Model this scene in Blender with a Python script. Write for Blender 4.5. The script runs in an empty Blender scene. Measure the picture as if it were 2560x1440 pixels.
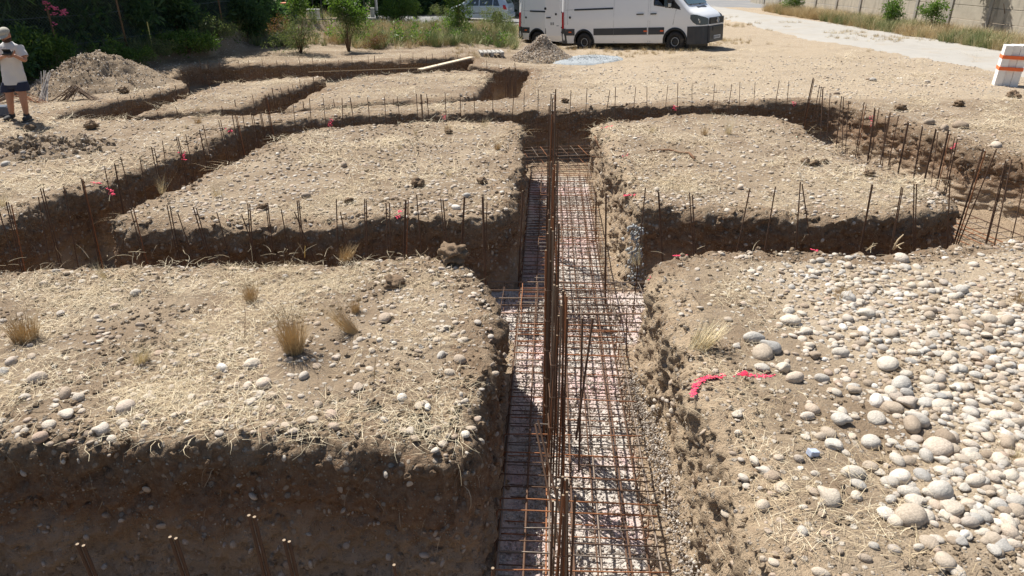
import bpy, bmesh, math, random
import numpy as np
from mathutils import Vector, Matrix, Euler
random.seed(7)
RNG = np.random.default_rng(11)
R = math.radians
SC = bpy.context.scene
COL = SC.collection
# ------------------------------------------------------------------ camera, sky, sun, exposure
CAM_H, PITCH, FPX = 2.8, R(25.2), 1750.0
cd = bpy.data.cameras.new('camera'); cam = bpy.data.objects.new('camera', cd); COL.objects.link(cam)
cam.location = (0, 0, CAM_H); cam.rotation_euler = (math.pi / 2 - PITCH, 0, 0)
cd.sensor_width = 36; cd.lens = FPX / 2560 * 36; cd.clip_start = 0.05; cd.clip_end = 600
SC.camera = cam
SUN_DIR = Vector((-0.43, 0.50, 1.0)).normalized()          # towards the sun
world = bpy.data.worlds.new('World'); SC.world = world; world.use_nodes = True
wn = world.node_tree; wn.nodes.clear()
wo = wn.nodes.new('ShaderNodeOutputWorld'); wb = wn.nodes.new('ShaderNodeBackground'); ws = wn.nodes.new('ShaderNodeTexSky')
ws.sky_type = 'NISHITA'; ws.sun_disc = False
ws.sun_elevation = math.asin(SUN_DIR.z); ws.sun_rotation = math.atan2(SUN_DIR.x, SUN_DIR.y)
ws.air_density = 1.0; ws.dust_density = 1.6; ws.ozone_density = 1.0
wb.inputs['Strength'].default_value = 0.068
wn.links.new(ws.outputs[0], wb.inputs[0]); wn.links.new(wb.outputs[0], wo.inputs[0])
sd = bpy.data.lights.new('sun', 'SUN'); sd.energy = 4.9; sd.angle = R(0.53); sd.color = (1.0, 0.955, 0.88)
sun = bpy.data.objects.new('sun', sd); COL.objects.link(sun)
sun.rotation_euler = SUN_DIR.to_track_quat('Z', 'Y').to_euler(); sun.location = (-20, 25, 40)
SC.view_settings.view_transform = 'Standard'; SC.view_settings.look = 'None'
SC.view_settings.exposure = 0.66; SC.view_settings.gamma = 1.0; SC.view_settings.use_curve_mapping = False
SC.render.engine = 'CYCLES'; SC.cycles.max_bounces = 6; SC.cycles.transparent_max_bounces = 16

# ------------------------------------------------------------------ pixel of the photograph -> point of the place
CP, SP = math.cos(PITCH), math.sin(PITCH)
def ray(px, py):
    a = (px - 1280) / FPX; v = (py - 720) / FPX
    return (a, CP - v * SP, -SP - v * CP)
def P(px, py, z=0.0):
    d = ray(px, py); t = (z - CAM_H) / d[2]
    return Vector((d[0] * t, d[1] * t, z))
def Pplane(px, py, a, b):
    d = ray(px, py); ex, ey = b[0] - a[0], b[1] - a[1]
    den = d[0] * ey - d[1] * ex
    t = (a[0] * ey - a[1] * ex) / den
    return Vector((d[0] * t, d[1] * t, CAM_H + d[2] * t))
def Pd(px, py, y):                                            # point of the ray at ground distance y
    d = ray(px, py); t = y / d[1]
    return Vector((d[0] * t, y, CAM_H + d[2] * t))

# ------------------------------------------------------------------ numpy noise
def _h(ix, iy, iz, s):
    n = (ix.astype(np.uint32) * np.uint32(374761393) + iy.astype(np.uint32) * np.uint32(668265263) + iz.astype(np.uint32) * np.uint32(2147483647 & 1274126177) + np.uint32(s * 974634777 & 0xffffffff))
    n = (n ^ (n >> np.uint32(13))) * np.uint32(1274126177)
    n = (n ^ (n >> np.uint32(16))) * np.uint32(2246822519)
    return ((n ^ (n >> np.uint32(15))) & np.uint32(0xffffff)).astype(np.float32) / np.float32(0xffffff)
def vn3(x, y, z, s=0):
    x = np.asarray(x, np.float64); y = np.asarray(y, np.float64); z = np.asarray(z, np.float64)
    ix, iy, iz = np.floor(x).astype(np.int64), np.floor(y).astype(np.int64), np.floor(z).astype(np.int64)
    fx, fy, fz = (x - ix).astype(np.float32), (y - iy).astype(np.float32), (z - iz).astype(np.float32)
    fx = fx * fx * (3 - 2 * fx); fy = fy * fy * (3 - 2 * fy); fz = fz * fz * (3 - 2 * fz)
    ix += 100000; iy += 100000; iz += 100000
    o = 0
    for dz in (0, 1):
        wz = fz if dz else 1 - fz
        for dy in (0, 1):
            wy = fy if dy else 1 - fy
            o = o + wz * wy * (_h(ix, iy + dy, iz + dz, s) * (1 - fx) + _h(ix + 1, iy + dy, iz + dz, s) * fx)
    return o * 2 - 1
def vn2(x, y, s=0):
    x = np.asarray(x, np.float64); y = np.asarray(y, np.float64)
    ix, iy = np.floor(x).astype(np.int64), np.floor(y).astype(np.int64)
    fx, fy = (x - ix).astype(np.float32), (y - iy).astype(np.float32)
    fx = fx * fx * (3 - 2 * fx); fy = fy * fy * (3 - 2 * fy)
    ix += 100000; iy += 100000; z = np.zeros_like(ix)
    a = _h(ix, iy, z, s) * (1 - fx) + _h(ix + 1, iy, z, s) * fx
    b = _h(ix, iy + 1, z, s) * (1 - fx) + _h(ix + 1, iy + 1, z, s) * fx
    return (a * (1 - fy) + b * fy) * 2 - 1
def fbm2(x, y, f, octv=4, s=0, g=0.5):
    o = 0; a = 1.0
    for k in range(octv):
        o = o + a * vn2(x * f + 17.3 * k, y * f - 9.1 * k, s + k); f *= 2.03; a *= g
    return o
def fbm3(x, y, z, f, octv=4, s=0, g=0.5):
    o = 0; a = 1.0
    for k in range(octv):
        o = o + a * vn3(x * f + 17.3 * k, y * f - 9.1 * k, z * f + 5.7 * k, s + k); f *= 2.03; a *= g
    return o
def sst(a, b, x):
    t = np.clip((np.asarray(x, float) - a) / (b - a), 0, 1); return t * t * (3 - 2 * t)

# ------------------------------------------------------------------ objects and meshes
def npmesh(name, V, F, smooth=True, attrs=None):
    V = np.asarray(V, np.float32).reshape(-1, 3); F = np.asarray(F, np.int32)
    me = bpy.data.meshes.new(name); k = F.shape[1]
    me.vertices.add(len(V)); me.vertices.foreach_set('co', V.ravel())
    me.loops.add(F.size); me.loops.foreach_set('vertex_index', F.ravel())
    me.polygons.add(len(F)); me.polygons.foreach_set('loop_start', np.arange(0, F.size, k, dtype=np.int32))
    me.update(calc_edges=True)
    me.polygons.foreach_set('use_smooth', np.full(len(F), smooth, bool))
    for n, a in (attrs or {}).items():
        at = me.attributes.new(n, 'FLOAT', 'POINT'); at.data.foreach_set('value', np.asarray(a, np.float32))
    return me
def link(name, me, mat=None, parent=None, loc=None, rot=None, scale=None):
    o = bpy.data.objects.new(name, me); COL.objects.link(o)
    if mat is not None and me is not None:
        if not len(me.materials): me.materials.append(mat)
    if parent is not None: o.parent = parent
    if loc is not None: o.location = loc
    if rot is not None: o.rotation_euler = rot
    if scale is not None: o.scale = scale
    return o
def tag(o, label=None, cat=None, group=None, kind=None):
    if label: o['label'] = label
    if cat: o['category'] = cat
    if group: o['group'] = group
    if kind: o['kind'] = kind
    return o
def empty(name, loc=(0, 0, 0), rz=0.0, label=None, cat=None, group=None):
    o = bpy.data.objects.new(name, None); COL.objects.link(o); o.location = loc; o.rotation_euler = (0, 0, rz)
    o.empty_display_size = 0.2
    return tag(o, label, cat, group)
def copy_tree(o, parent=None):
    c = o.copy(); COL.objects.link(c)
    if parent is not None: c.parent = parent
    for ch in list(o.children): copy_tree(ch, c)
    return c
class MB:
    """collects primitives into one mesh"""
    def __init__(s): s.v = []; s.f = []
    def add(s, V, F):
        n = len(s.v); s.v += [tuple(p) for p in V]; s.f += [tuple(i + n for i in f) for f in F]; return s
    def box(s, c, size, rz=0.0, taper=1.0):
        hx, hy, hz = size[0] / 2, size[1] / 2, size[2] / 2; cr, sr = math.cos(rz), math.sin(rz); V = []
        for z, k in ((-hz, 1.0), (hz, taper)):
            for x, y in ((-hx, -hy), (hx, -hy), (hx, hy), (-hx, hy)):
                x *= k; y *= k; V.append((c[0] + x * cr - y * sr, c[1] + x * sr + y * cr, c[2] + z))
        return s.add(V, [(3, 2, 1, 0), (4, 5, 6, 7), (0, 1, 5, 4), (1, 2, 6, 5), (2, 3, 7, 6), (3, 0, 4, 7)])
    def tube(s, pts, rad, n=6, cap=True):
        pts = [Vector(p) for p in pts]; rads = rad if hasattr(rad, '__len__') else [rad] * len(pts); V = []; F = []
        ref = None
        for i, p in enumerate(pts):
            d = (pts[min(i + 1, len(pts) - 1)] - pts[max(i - 1, 0)]).normalized()
            if ref is None: ref = Vector((0, 0, 1)) if abs(d.z) < 0.9 else Vector((1, 0, 0))
            u = d.cross(ref).normalized(); w = d.cross(u).normalized(); ref = -w if False else ref
            for k in range(n):
                a = 2 * math.pi * k / n; V.append(p + (u * math.cos(a) + w * math.sin(a)) * rads[i])
        for i in range(len(pts) - 1):
            for k in range(n):
                a = i * n + k; b = i * n + (k + 1) % n; F.append((a, b, b + n, a + n))
        if cap:
            F.append(tuple(range(n))[::-1]); F.append(tuple(range((len(pts) - 1) * n, len(pts) * n)))
        return s.add(V, F)
    def mesh(s, name, smooth=False):
        me = bpy.data.meshes.new(name); me.from_pydata([tuple(p) for p in s.v], [], s.f); me.update()
        bm = bmesh.new(); bm.from_mesh(me); bmesh.ops.recalc_face_normals(bm, faces=bm.faces); bm.to_mesh(me); bm.free()
        if smooth: me.polygons.foreach_set('use_smooth', np.ones(len(me.polygons), bool))
        return me
    def build(s, name, mat, parent=None, smooth=False, bevel=0.0, loc=None, rot=None):
        o = link(name, s.mesh(name, smooth), mat, parent, loc, rot)
        if bevel:
            m = o.modifiers.new('b', 'BEVEL'); m.width = bevel; m.segments = 2; m.limit_method = 'ANGLE'; m.angle_limit = R(35)
        return o

# ------------------------------------------------------------------ materials
def nodes(name):
    m = bpy.data.materials.new(name); m.use_nodes = True; t = m.node_tree; t.nodes.clear()
    out = t.nodes.new('ShaderNodeOutputMaterial'); b = t.nodes.new('ShaderNodeBsdfPrincipled')
    t.links.new(b.outputs[0], out.inputs[0]); return m, t, b
class N:
    """small helper to write node graphs"""
    def __init__(s, t): s.t = t
    def __call__(s, typ, ins=None, **kw):
        n = s.t.nodes.new(typ)
        for k, v in kw.items(): setattr(n, k, v)
        for k, v in (ins or {}).items():
            sk = n.inputs[k]
            if hasattr(v, 'is_output'): s.t.links.new(v, sk)
            else: sk.default_value = v
        return n
    def noise(s, vec, scale, detail=4, rough=0.55, dist=0.0):
        return s('ShaderNodeTexNoise', {'Vector': vec, 'Scale': scale, 'Detail': detail, 'Roughness': rough, 'Distortion': dist}).outputs['Fac']
    def voro(s, vec, scale, feature='F1', out='Distance', rnd=1.0):
        return s('ShaderNodeTexVoronoi', {'Vector': vec, 'Scale': scale, 'Randomness': rnd}, feature=feature).outputs[out]
    def math(s, op, a, b=0.0, clamp=False):
        n = s('ShaderNodeMath', operation=op, use_clamp=clamp)
        for i, v in enumerate((a, b)):
            if hasattr(v, 'is_output'): s.t.links.new(v, n.inputs[i])
            else: n.inputs[i].default_value = v
        return n.outputs[0]
    def ramp(s, fac, stops, interp='LINEAR'):
        n = s('ShaderNodeValToRGB'); s.t.links.new(fac, n.inputs[0]); r = n.color_ramp; r.interpolation = interp
        while len(r.elements) < len(stops): r.elements.new(0.5)
        for e, (p, c) in zip(r.elements, stops):
            e.position = p; e.color = (*c, 1) if len(c) == 3 else c
        return n.outputs[0]
    def mix(s, fac, a, b, mode='MIX'):
        n = s('ShaderNodeMix', data_type='RGBA', blend_type=mode)
        for i, v in ((0, fac), (6, a), (7, b)):
            if hasattr(v, 'is_output'): s.t.links.new(v, n.inputs[i])
            elif i == 0: n.inputs[i].default_value = v
            else: n.inputs[i].default_value = (*v, 1)
        return n.outputs[2]
    def map(s, v, a, b, c=0.0, d=1.0):
        return s('ShaderNodeMapRange', {0: v, 1: a, 2: b, 3: c, 4: d}).outputs[0]
    def bump(s, h, strength, dist, nrm=None):
        ins = {'Height': h, 'Strength': strength, 'Distance': dist}
        if nrm is not None: ins['Normal'] = nrm
        return s('ShaderNodeBump', ins).outputs[0]
def simple(name, col, rough=0.7, metal=0.0, var=0.12, vscale=6.0, bump=0.0, bscale=40.0, spec=0.4, dirt=None, dscale=3.0, dlo=0.5, dhi=0.7):
    m, t, b = nodes(name); n = N(t); co = n('ShaderNodeTexCoord').outputs['Object']
    f = n.noise(co, vscale, 5, 0.6)
    c = n.mix(f, tuple(max(0, x * (1 - var)) for x in col), tuple(min(1, x * (1 + var)) for x in col))
    if dirt:
        k = n.map(n.noise(co, dscale, 6, 0.65), dlo, dhi); c = n.mix(k, c, dirt)
    t.links.new(c, b.inputs['Base Color']); b.inputs['Roughness'].default_value = rough
    b.inputs['Metallic'].default_value = metal; b.inputs['Specular IOR Level'].default_value = spec
    if bump: t.links.new(n.bump(n.noise(co, bscale, 4, 0.6), bump, 0.01), b.inputs['Normal'])
    return m
# ------------------------------------------------------------------ soil, trench and stone materials
def soil_material(name, kind):
    m, t, b = nodes(name); n = N(t)
    geo = n('ShaderNodeNewGeometry'); pos = geo.outputs['Position']
    big = n.noise(pos, 0.35, 4, 0.55); mid = n.noise(pos, 1.7, 5, 0.6); fine = n.noise(pos, 22.0, 6, 0.7); vfine = n.noise(pos, 90.0, 3, 0.6)
    v1 = n('ShaderNodeTexVoronoi', {'Vector': pos, 'Scale': 17.0}); v2 = n('ShaderNodeTexVoronoi', {'Vector': pos, 'Scale': 42.0}); v3 = n('ShaderNodeTexVoronoi', {'Vector': pos, 'Scale': 8.0})
    if kind == 'top':
        brown = n.mix(mid, (0.195, 0.140, 0.092), (0.325, 0.250, 0.172))
        tan = n.mix(fine, (0.34, 0.262, 0.178), (0.54, 0.447, 0.33))
        at = n('ShaderNodeAttribute', attribute_name='pale').outputs['Fac']
        k = n.map(n.math('ADD', n.math('MULTIPLY', n.math('ADD', big, mid), 0.5), n.math('MULTIPLY', at, 0.36)), 0.44, 0.72)
        c = n.mix(k, brown, tan)
        # pebbles pressed into the soil
        pk = n.map(v2.outputs['Distance'], 0.30, 0.20); pick = n.map(n('ShaderNodeSeparateColor', {0: v2.outputs['Color']}).outputs[0], 0.5, 0.55)
        peb = n.ramp(n('ShaderNodeSeparateColor', {0: v2.outputs['Color']}).outputs[1], [(0, (0.30, 0.24, 0.18)), (0.4, (0.46, 0.40, 0.32)), (0.75, (0.38, 0.33, 0.29)), (1, (0.62, 0.57, 0.48))])
        pf = n.math('MULTIPLY', pk, pick)
        c = n.mix(pf, c, peb)
        pk1 = n.map(v1.outputs['Distance'], 0.42, 0.30); pick1 = n.map(n('ShaderNodeSeparateColor', {0: v1.outputs['Color']}).outputs[0], 0.62, 0.66)
        pf1 = n.math('MULTIPLY', pk1, pick1)
        peb1 = n.ramp(n('ShaderNodeSeparateColor', {0: v1.outputs['Color']}).outputs[2], [(0, (0.32, 0.26, 0.2)), (0.5, (0.5, 0.44, 0.36)), (1, (0.6, 0.55, 0.47))])
        c = n.mix(pf1, c, peb1)
        c = n.mix(n.map(vfine, 0.35, 0.75), c, n.mix(0.5, c, (0.10, 0.07, 0.045)))
        h = n.math('ADD', n.math('MULTIPLY', fine, 0.9), n.math('MULTIPLY', n.math('ADD', pf, pf1), 0.35))
        h = n.math('ADD', h, n.math('MULTIPLY', vfine, 0.25))
        t.links.new(n.bump(h, 1.0, 0.030), b.inputs['Normal'])
    elif kind == 'wall':
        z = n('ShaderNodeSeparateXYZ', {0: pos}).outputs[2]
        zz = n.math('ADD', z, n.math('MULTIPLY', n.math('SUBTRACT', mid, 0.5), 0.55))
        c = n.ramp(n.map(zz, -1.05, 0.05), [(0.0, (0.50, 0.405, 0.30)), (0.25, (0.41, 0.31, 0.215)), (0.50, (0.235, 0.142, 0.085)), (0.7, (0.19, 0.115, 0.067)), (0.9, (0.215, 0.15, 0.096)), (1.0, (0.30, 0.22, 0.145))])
        sun_tint = n('ShaderNodeAttribute', attribute_name='sun_tint').outputs['Fac']
        dc = n.mix(n.noise(pos, 3.0, 5, .6), (0.33, 0.235, 0.15), (0.52, 0.41, 0.28))  # paler tan for the sunlit walls, sunlight put into the colour
        c = n.mix(n.math('MULTIPLY', sun_tint, n.map(zz, -1.1, -.7, .6, .9)), c, dc)
        c = n.mix(n.map(fine, 0.4, 0.75), c, n.mix(0.45, c, (0.50, 0.40, 0.29)))
        c = n.mix(n.map(n.noise(pos, 5.0, 5, 0.65), 0.55, 0.8), c, (0.20, 0.115, 0.066))
        pick = n.map(n('ShaderNodeSeparateColor', {0: v1.outputs['Color']}).outputs[0], 0.70, 0.74)
        pf = n.math('MULTIPLY', n.map(v1.outputs['Distance'], 0.40, 0.26), pick)
        c = n.mix(pf, c, n.mix(v1.outputs['Color'], (0.30, 0.24, 0.18), (0.46, 0.40, 0.33)))
        pick2 = n.map(n('ShaderNodeSeparateColor', {0: v2.outputs['Color']}).outputs[0], 0.66, 0.7)
        pf2 = n.math('MULTIPLY', n.map(v2.outputs['Distance'], 0.36, 0.22), pick2)
        c = n.mix(pf2, c, (0.42, 0.36, 0.28))
        # roots and scraping marks run down the face
        st = n('ShaderNodeMapping', {'Vector': pos, 'Scale': (30.0, 30.0, 3.5)}).outputs[0]
        sc_ = n.noise(st, 1.0, 4, 0.6)
        h = n.math('ADD', n.math('MULTIPLY', fine, 1.2), n.math('MULTIPLY', n.math('ADD', pf, pf2), 0.35))
        h = n.math('ADD', h, n.math('MULTIPLY', sc_, 0.7)); h = n.math('ADD', h, n.math('MULTIPLY', vfine, 0.35))
        t.links.new(n.bump(h, 1.0, 0.038), b.inputs['Normal'])
    else:
        at = n('ShaderNodeAttribute', attribute_name='lime').outputs['Fac']
        c = n.mix(fine, (0.22, 0.155, 0.10), (0.38, 0.295, 0.205))
        white = n.mix(n.noise(pos, 30, 4, 0.6), (0.40, 0.35, 0.305), (0.68, 0.625, 0.565))
        c = n.mix(n.map(n.math('ADD', at, n.math('MULTIPLY', n.math('SUBTRACT', mid, 0.5), 1.2)), 0.25, 0.6), c, white)
        pink = n.math('MULTIPLY', n.map(n.noise(pos, 1.1, 3, 0.6), 0.46, 0.62), at)
        c = n.mix(n.math('MULTIPLY', pink, 0.5), c, (0.72, 0.42, 0.42))
        pf = n.map(v2.outputs['Distance'], 0.45, 0.2)
        h = n.math('ADD', n.math('MULTIPLY', fine, 0.8), n.math('MULTIPLY', pf, 0.5))
        t.links.new(n.bump(h, 1.0, 0.03), b.inputs['Normal'])
    t.links.new(c, b.inputs['Base Color']); b.inputs['Roughness'].default_value = 0.95; b.inputs['Specular IOR Level'].default_value = 0.15
    return m
M_TOP = soil_material('dry_soil', 'top'); M_WALL = soil_material('cut_soil', 'wall'); M_FLOOR = soil_material('trench_bottom', 'floor')

def instance_material(name, stops, rough=0.85, bump=0.5, bscale=35.0, spec=0.25, speckle=0.25, trans=0.0, objrand=False):
    """colour picked per copy from a ramp by the copy's own random value"""
    m, t, b = nodes(name); n = N(t); co = n('ShaderNodeTexCoord').outputs['Object']
    if objrand: rnd = n('ShaderNodeObjectInfo').outputs['Random']
    else: rnd = n('ShaderNodeAttribute', attribute_name='rnd', attribute_type='INSTANCER').outputs['Fac']
    c = n.ramp(rnd, stops)
    f = n.noise(co, 7.0, 5, 0.65)
    dark = n.mix(1.0, c, (1 - speckle,) * 3, 'MULTIPLY'); lite = n.mix(1.0, c, (1 + speckle * 0.6,) * 3, 'MULTIPLY')
    c = n.mix(n.map(f, 0.3, 0.7), dark, lite); c = n.mix(n.map(n.noise(co, 2.2, 6, .7), .56, .70, 0, .45), c, (0.30, 0.215, 0.14))
    if not objrand:
        pa = n('ShaderNodeAttribute', attribute_name='paint', attribute_type='INSTANCER').outputs['Fac']
        c = n.mix(pa, c, (0.86, 0.035, 0.09))
    t.links.new(c, b.inputs['Base Color']); b.inputs['Roughness'].default_value = rough; b.inputs['Specular IOR Level'].default_value = spec
    if bump: t.links.new(n.bump(n.noise(co, bscale * 0.15, 6, 0.7), bump, 0.03), b.inputs['Normal'])
    return m
STONES_WARM = [(0, (0.34, 0.26, 0.19)), (0.2, (0.46, 0.37, 0.285)), (0.42, (0.55, 0.465, 0.365)), (0.6, (0.50, 0.445, 0.385)), (0.78, (0.64, 0.565, 0.465)), (0.92, (0.44, 0.325, 0.245)), (1, (0.74, 0.69, 0.60))]
STONES_PALE = [(0, (0.32, 0.25, 0.185)), (0.12, (0.44, 0.365, 0.285)), (0.35, (0.60, 0.53, 0.435)), (0.5, (0.48, 0.455, 0.415)), (0.62, (0.60, 0.53, 0.435)), (0.74, (0.38, 0.365, 0.34)), (0.86, (0.52, 0.42, 0.325)), (1, (0.78, 0.74, 0.67))]
M_STONE = instance_material('river_pebble', STONES_WARM); M_STONE_PALE = instance_material('pale_pebble', STONES_PALE)
M_STONE_OBJ = instance_material('cobble', STONES_PALE, objrand=True); M_STONE_OBJ_W = instance_material('brown_cobble', STONES_WARM, objrand=True)
M_CLOD = instance_material('soil_clod', [(0, (0.17, 0.115, 0.072)), (0.5, (0.26, 0.185, 0.12)), (1, (0.37, 0.285, 0.20))], rough=1.0, bump=1.0, bscale=60, spec=0.1)
M_LIME = instance_material('pale_crushed_stone', [(0, (0.34, 0.275, 0.215)), (0.5, (0.55, 0.49, 0.425)), (1, (0.74, 0.69, 0.625))], rough=0.95)
M_STRAW = instance_material('straw', [(0, (0.38, 0.28, 0.165)), (0.5, (0.59, 0.48, 0.31)), (1, (0.76, 0.67, 0.49))], rough=0.75, bump=0, speckle=0.2)

# ------------------------------------------------------------------ where the trenches run (lip lines)
def W(pts): return [tuple(P(x, y)[:2]) for x, y in pts]
OUT1 = ([(-9.5, 5.9)] + W([(0, 566), (60, 548), (175, 482), (237, 482), (325, 434), (400, 408), (475, 378), (545, 344), (600, 318), (660, 308), (760, 300), (900, 292), (1000, 287), (1180, 279), (1300, 273), (1480, 270),
        (1700, 264), (1840, 261), (1950, 253), (2050, 252), (2110, 262), (2200, 287), (2300, 318), (2400, 352), (2560, 392), (2800, 462)])
        + [(8.0, 6.85)] + W([(2560, 596), (2480, 602), (2350, 614), (2250, 632), (2150, 630), (2000, 618), (1880, 618), (1720, 622), (1640, 660), (1617, 720), (1640, 760), (1740, 980), (1850, 1270), (1915, 1440)])
        + [(1.02, 1.0), (-8.0, 0.9), (-9.0, 3.45)] + W([(-400, 1118), (0, 1118), (250, 1128), (600, 1112), (900, 1118), (1100, 1150), (1190, 1150), (1222, 1040), (1240, 900), (1252, 780), (1225, 700), (1150, 650), (1000, 636), (800, 648), (600, 652), (400, 655), (150, 664), (0, 668), (-200, 676)])
        + [(-9.5, 5.4)])
ISL_B = W([(243, 560), (330, 522), (375, 503), (460, 462), (540, 420), (630, 376), (700, 345), (760, 324), (870, 315), (1000, 309), (1150, 299), (1270, 300), (1312, 316), (1314, 370), (1302, 440), (1292, 505), (1270, 545), (1180, 552), (1080, 545), (960, 552), (820, 568), (700, 572), (560, 575), (400, 566), (300, 572)])
ISL_C = W([(1478, 318), (1510, 302), (1600, 294), (1700, 289), (1850, 285), (1960, 290), (2010, 318), (2090, 362), (2190, 398), (2290, 450), (2370, 484), (2405, 515), (2370, 528), (2250, 540), (2150, 545), (2000, 548), (1900, 536), (1750, 528), (1640, 530), (1578, 525), (1560, 480), (1525, 400), (1500, 355)])
OUT2 = W([(118, 292), (200, 270), (280, 256), (350, 243), (430, 226), (470, 212), (425, 205), (455, 168), (500, 160), (640, 160), (780, 156), (900, 152), (1040, 148), (1130, 142), (1186, 139), (1178, 152), (1165, 161), (1230, 164), (1328, 163), (1312, 200), (1298, 240), (1200, 249), (1100, 256), (1000, 262), (860, 268), (730, 276), (640, 281), (500, 288), (300, 294)])
ISL_F = W([(318, 287), (400, 263), (500, 228), (560, 208), (640, 200), (700, 193), (790, 186), (822, 192), (780, 206), (720, 222), (660, 240), (620, 262), (560, 271), (480, 276), (400, 280)])
ISL_G = W([(708, 268), (760, 240), (800, 220), (845, 200), (900, 188), (1000, 181), (1100, 178), (1205, 172), (1232, 176), (1222, 198), (1203, 222), (1190, 240), (1120, 248), (1000, 254), (900, 262), (800, 268), (740, 273)])

def round_poly(pts, r):
    out = []; n = len(pts)
    for i in range(n):
        p = Vector(pts[i]); a = Vector(pts[i - 1]) - p; b = Vector(pts[(i + 1) % n]) - p
        ra = min(r, a.length * 0.45); rb = min(r, b.length * 0.45)
        p0 = p + a.normalized() * ra; p2 = p + b.normalized() * rb
        for k in range(4):
            u = k / 3; out.append(tuple(p0 * (1 - u) ** 2 + p * 2 * u * (1 - u) + p2 * u * u))
    return out
def orient(pts, ccw):
    a = sum(pts[i - 1][0] * pts[i][1] - pts[i][0] * pts[i - 1][1] for i in range(len(pts)))
    return pts if (a > 0) == ccw else pts[::-1]
LOOPS = [[round_poly(orient(OUT1, True), 0.3), round_poly(orient(ISL_B, False), 0.3), round_poly(orient(ISL_C, False), 0.3)],
         [round_poly(orient(OUT2, True), 0.25), round_poly(orient(ISL_F, False), 0.25), round_poly(orient(ISL_G, False), 0.25)]]
BB = [(min(p[0] for p in L[0]) - 1, max(p[0] for p in L[0]) + 1, min(p[1] for p in L[0]) - 1, max(p[1] for p in L[0]) + 1) for L in LOOPS]
def sdist_net(x, y, loops):
    """positive inside the trench"""
    d2 = np.full(x.shape, 1e9); ins = np.zeros(x.shape, bool)
    for lp in loops:
        for i in range(len(lp)):
            ax, ay = lp[i - 1]; bx, by = lp[i]; ex, ey = bx - ax, by - ay; L2 = ex * ex + ey * ey
            if L2 < 1e-10: continue
            t = np.clip(((x - ax) * ex + (y - ay) * ey) / L2, 0, 1)
            d2 = np.minimum(d2, (x - ax - t * ex) ** 2 + (y - ay - t * ey) ** 2)
            if ay != by:
                c = ((ay > y) != (by > y)) & (x < (bx - ax) * (y - ay) / (by - ay) + ax); ins ^= c
    d = np.sqrt(d2); return np.where(ins, d, -d)
def sdist(x, y):
    x = np.asarray(x, np.float64); y = np.asarray(y, np.float64); s = np.full(x.shape, -9.0)
    for L, (x0, x1, y0, y1) in zip(LOOPS, BB):
        m = (x > x0) & (x < x1) & (y > y0) & (y < y1)
        if m.any(): s[m] = np.maximum(s[m], sdist_net(x[m], y[m], L))
    return s
E_C = P(1270, 200)
def depth(x, y):
    x = np.asarray(x, float); y = np.asarray(y, float)
    d2 = 0.50 + 0.75 * sst(1.6, 0.7, np.abs(x - E_C.x)) * sst(12.5, 14, y) + 0.12 * sst(-2, -8, x)
    return np.where((y < 15.25) | (x > 3.0), 1.0 + 0.2 * sst(4.2, 3.6, y) * sst(-.3, -.7, x), d2) * sst(-0.1, 0.1, 1.0 + 0 * x)
BK0, BK1, BK2 = P(230, 186), P(505, 150), P(740, 92)
def bank(x, y):
    def side(A, B):
        ex, ey = B.x - A.x, B.y - A.y; return ((x - A.x) * ey - (y - A.y) * ex) / -math.hypot(ex, ey)   # positive behind the line
    s = np.where(x < BK1.x, side(BK0, BK1), side(BK1, BK2))
    return 0.55 * sst(0.0, 0.8, s + 0.25 * fbm2(x, y, 0.6, 3, 41)) * sst(44, 36, y)
def hgt(x, y):
    x = np.asarray(x, float); y = np.asarray(y, float)
    h = 0.035 * fbm2(x, y, 0.35, 3, 3) + 0.016 * fbm2(x, y, 2.2, 3, 5) + 0.007 * fbm2(x, y, 11.0, 2, 9)
    h = h + sst(17, 23, y) * np.clip(0.07 * (x - 3.9), -0.15, 0.12) * sst(-2, 0, x)
    h = h + bank(x, y) - 1.0 * sst(30, 46, y) * sst(12, 7, x) - 0.25 * np.exp(-((x - 2.0) ** 2 / 8 + (y - 30.5) ** 2 / 7))
    h = h + 0.05 * sst(0.9, 0.0, np.hypot(x - SP1.x, y - SP1.y)) 
    return h
SP1 = P(1120, 660)
def ground_z(x, y): return float(hgt(np.array([x]), np.array([y]))[0])

# pale gravel regions (more stones, paler soil)
def pale_mask(x, y):
    n = 0.5 * fbm2(x, y, 0.8, 3, 21)
    d_right = sst(2.15, 3.15, x + n * 0.8) * sst(7.2, 6.4, y)                 # right of the trench, near
    e_right = sst(0.5, 3.0, x) * sst(15.0, 16.2, y + n)                      # yard towards the van
    e2 = sst(7.0, 7.8, x - 0.55 * (y - 8)) * sst(7, 8, y) * (0.4 + 0.6 * sst(-0.1, 0.3, n))
    return np.clip(d_right + e_right * 0.7 + e2, 0, 1)

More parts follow.
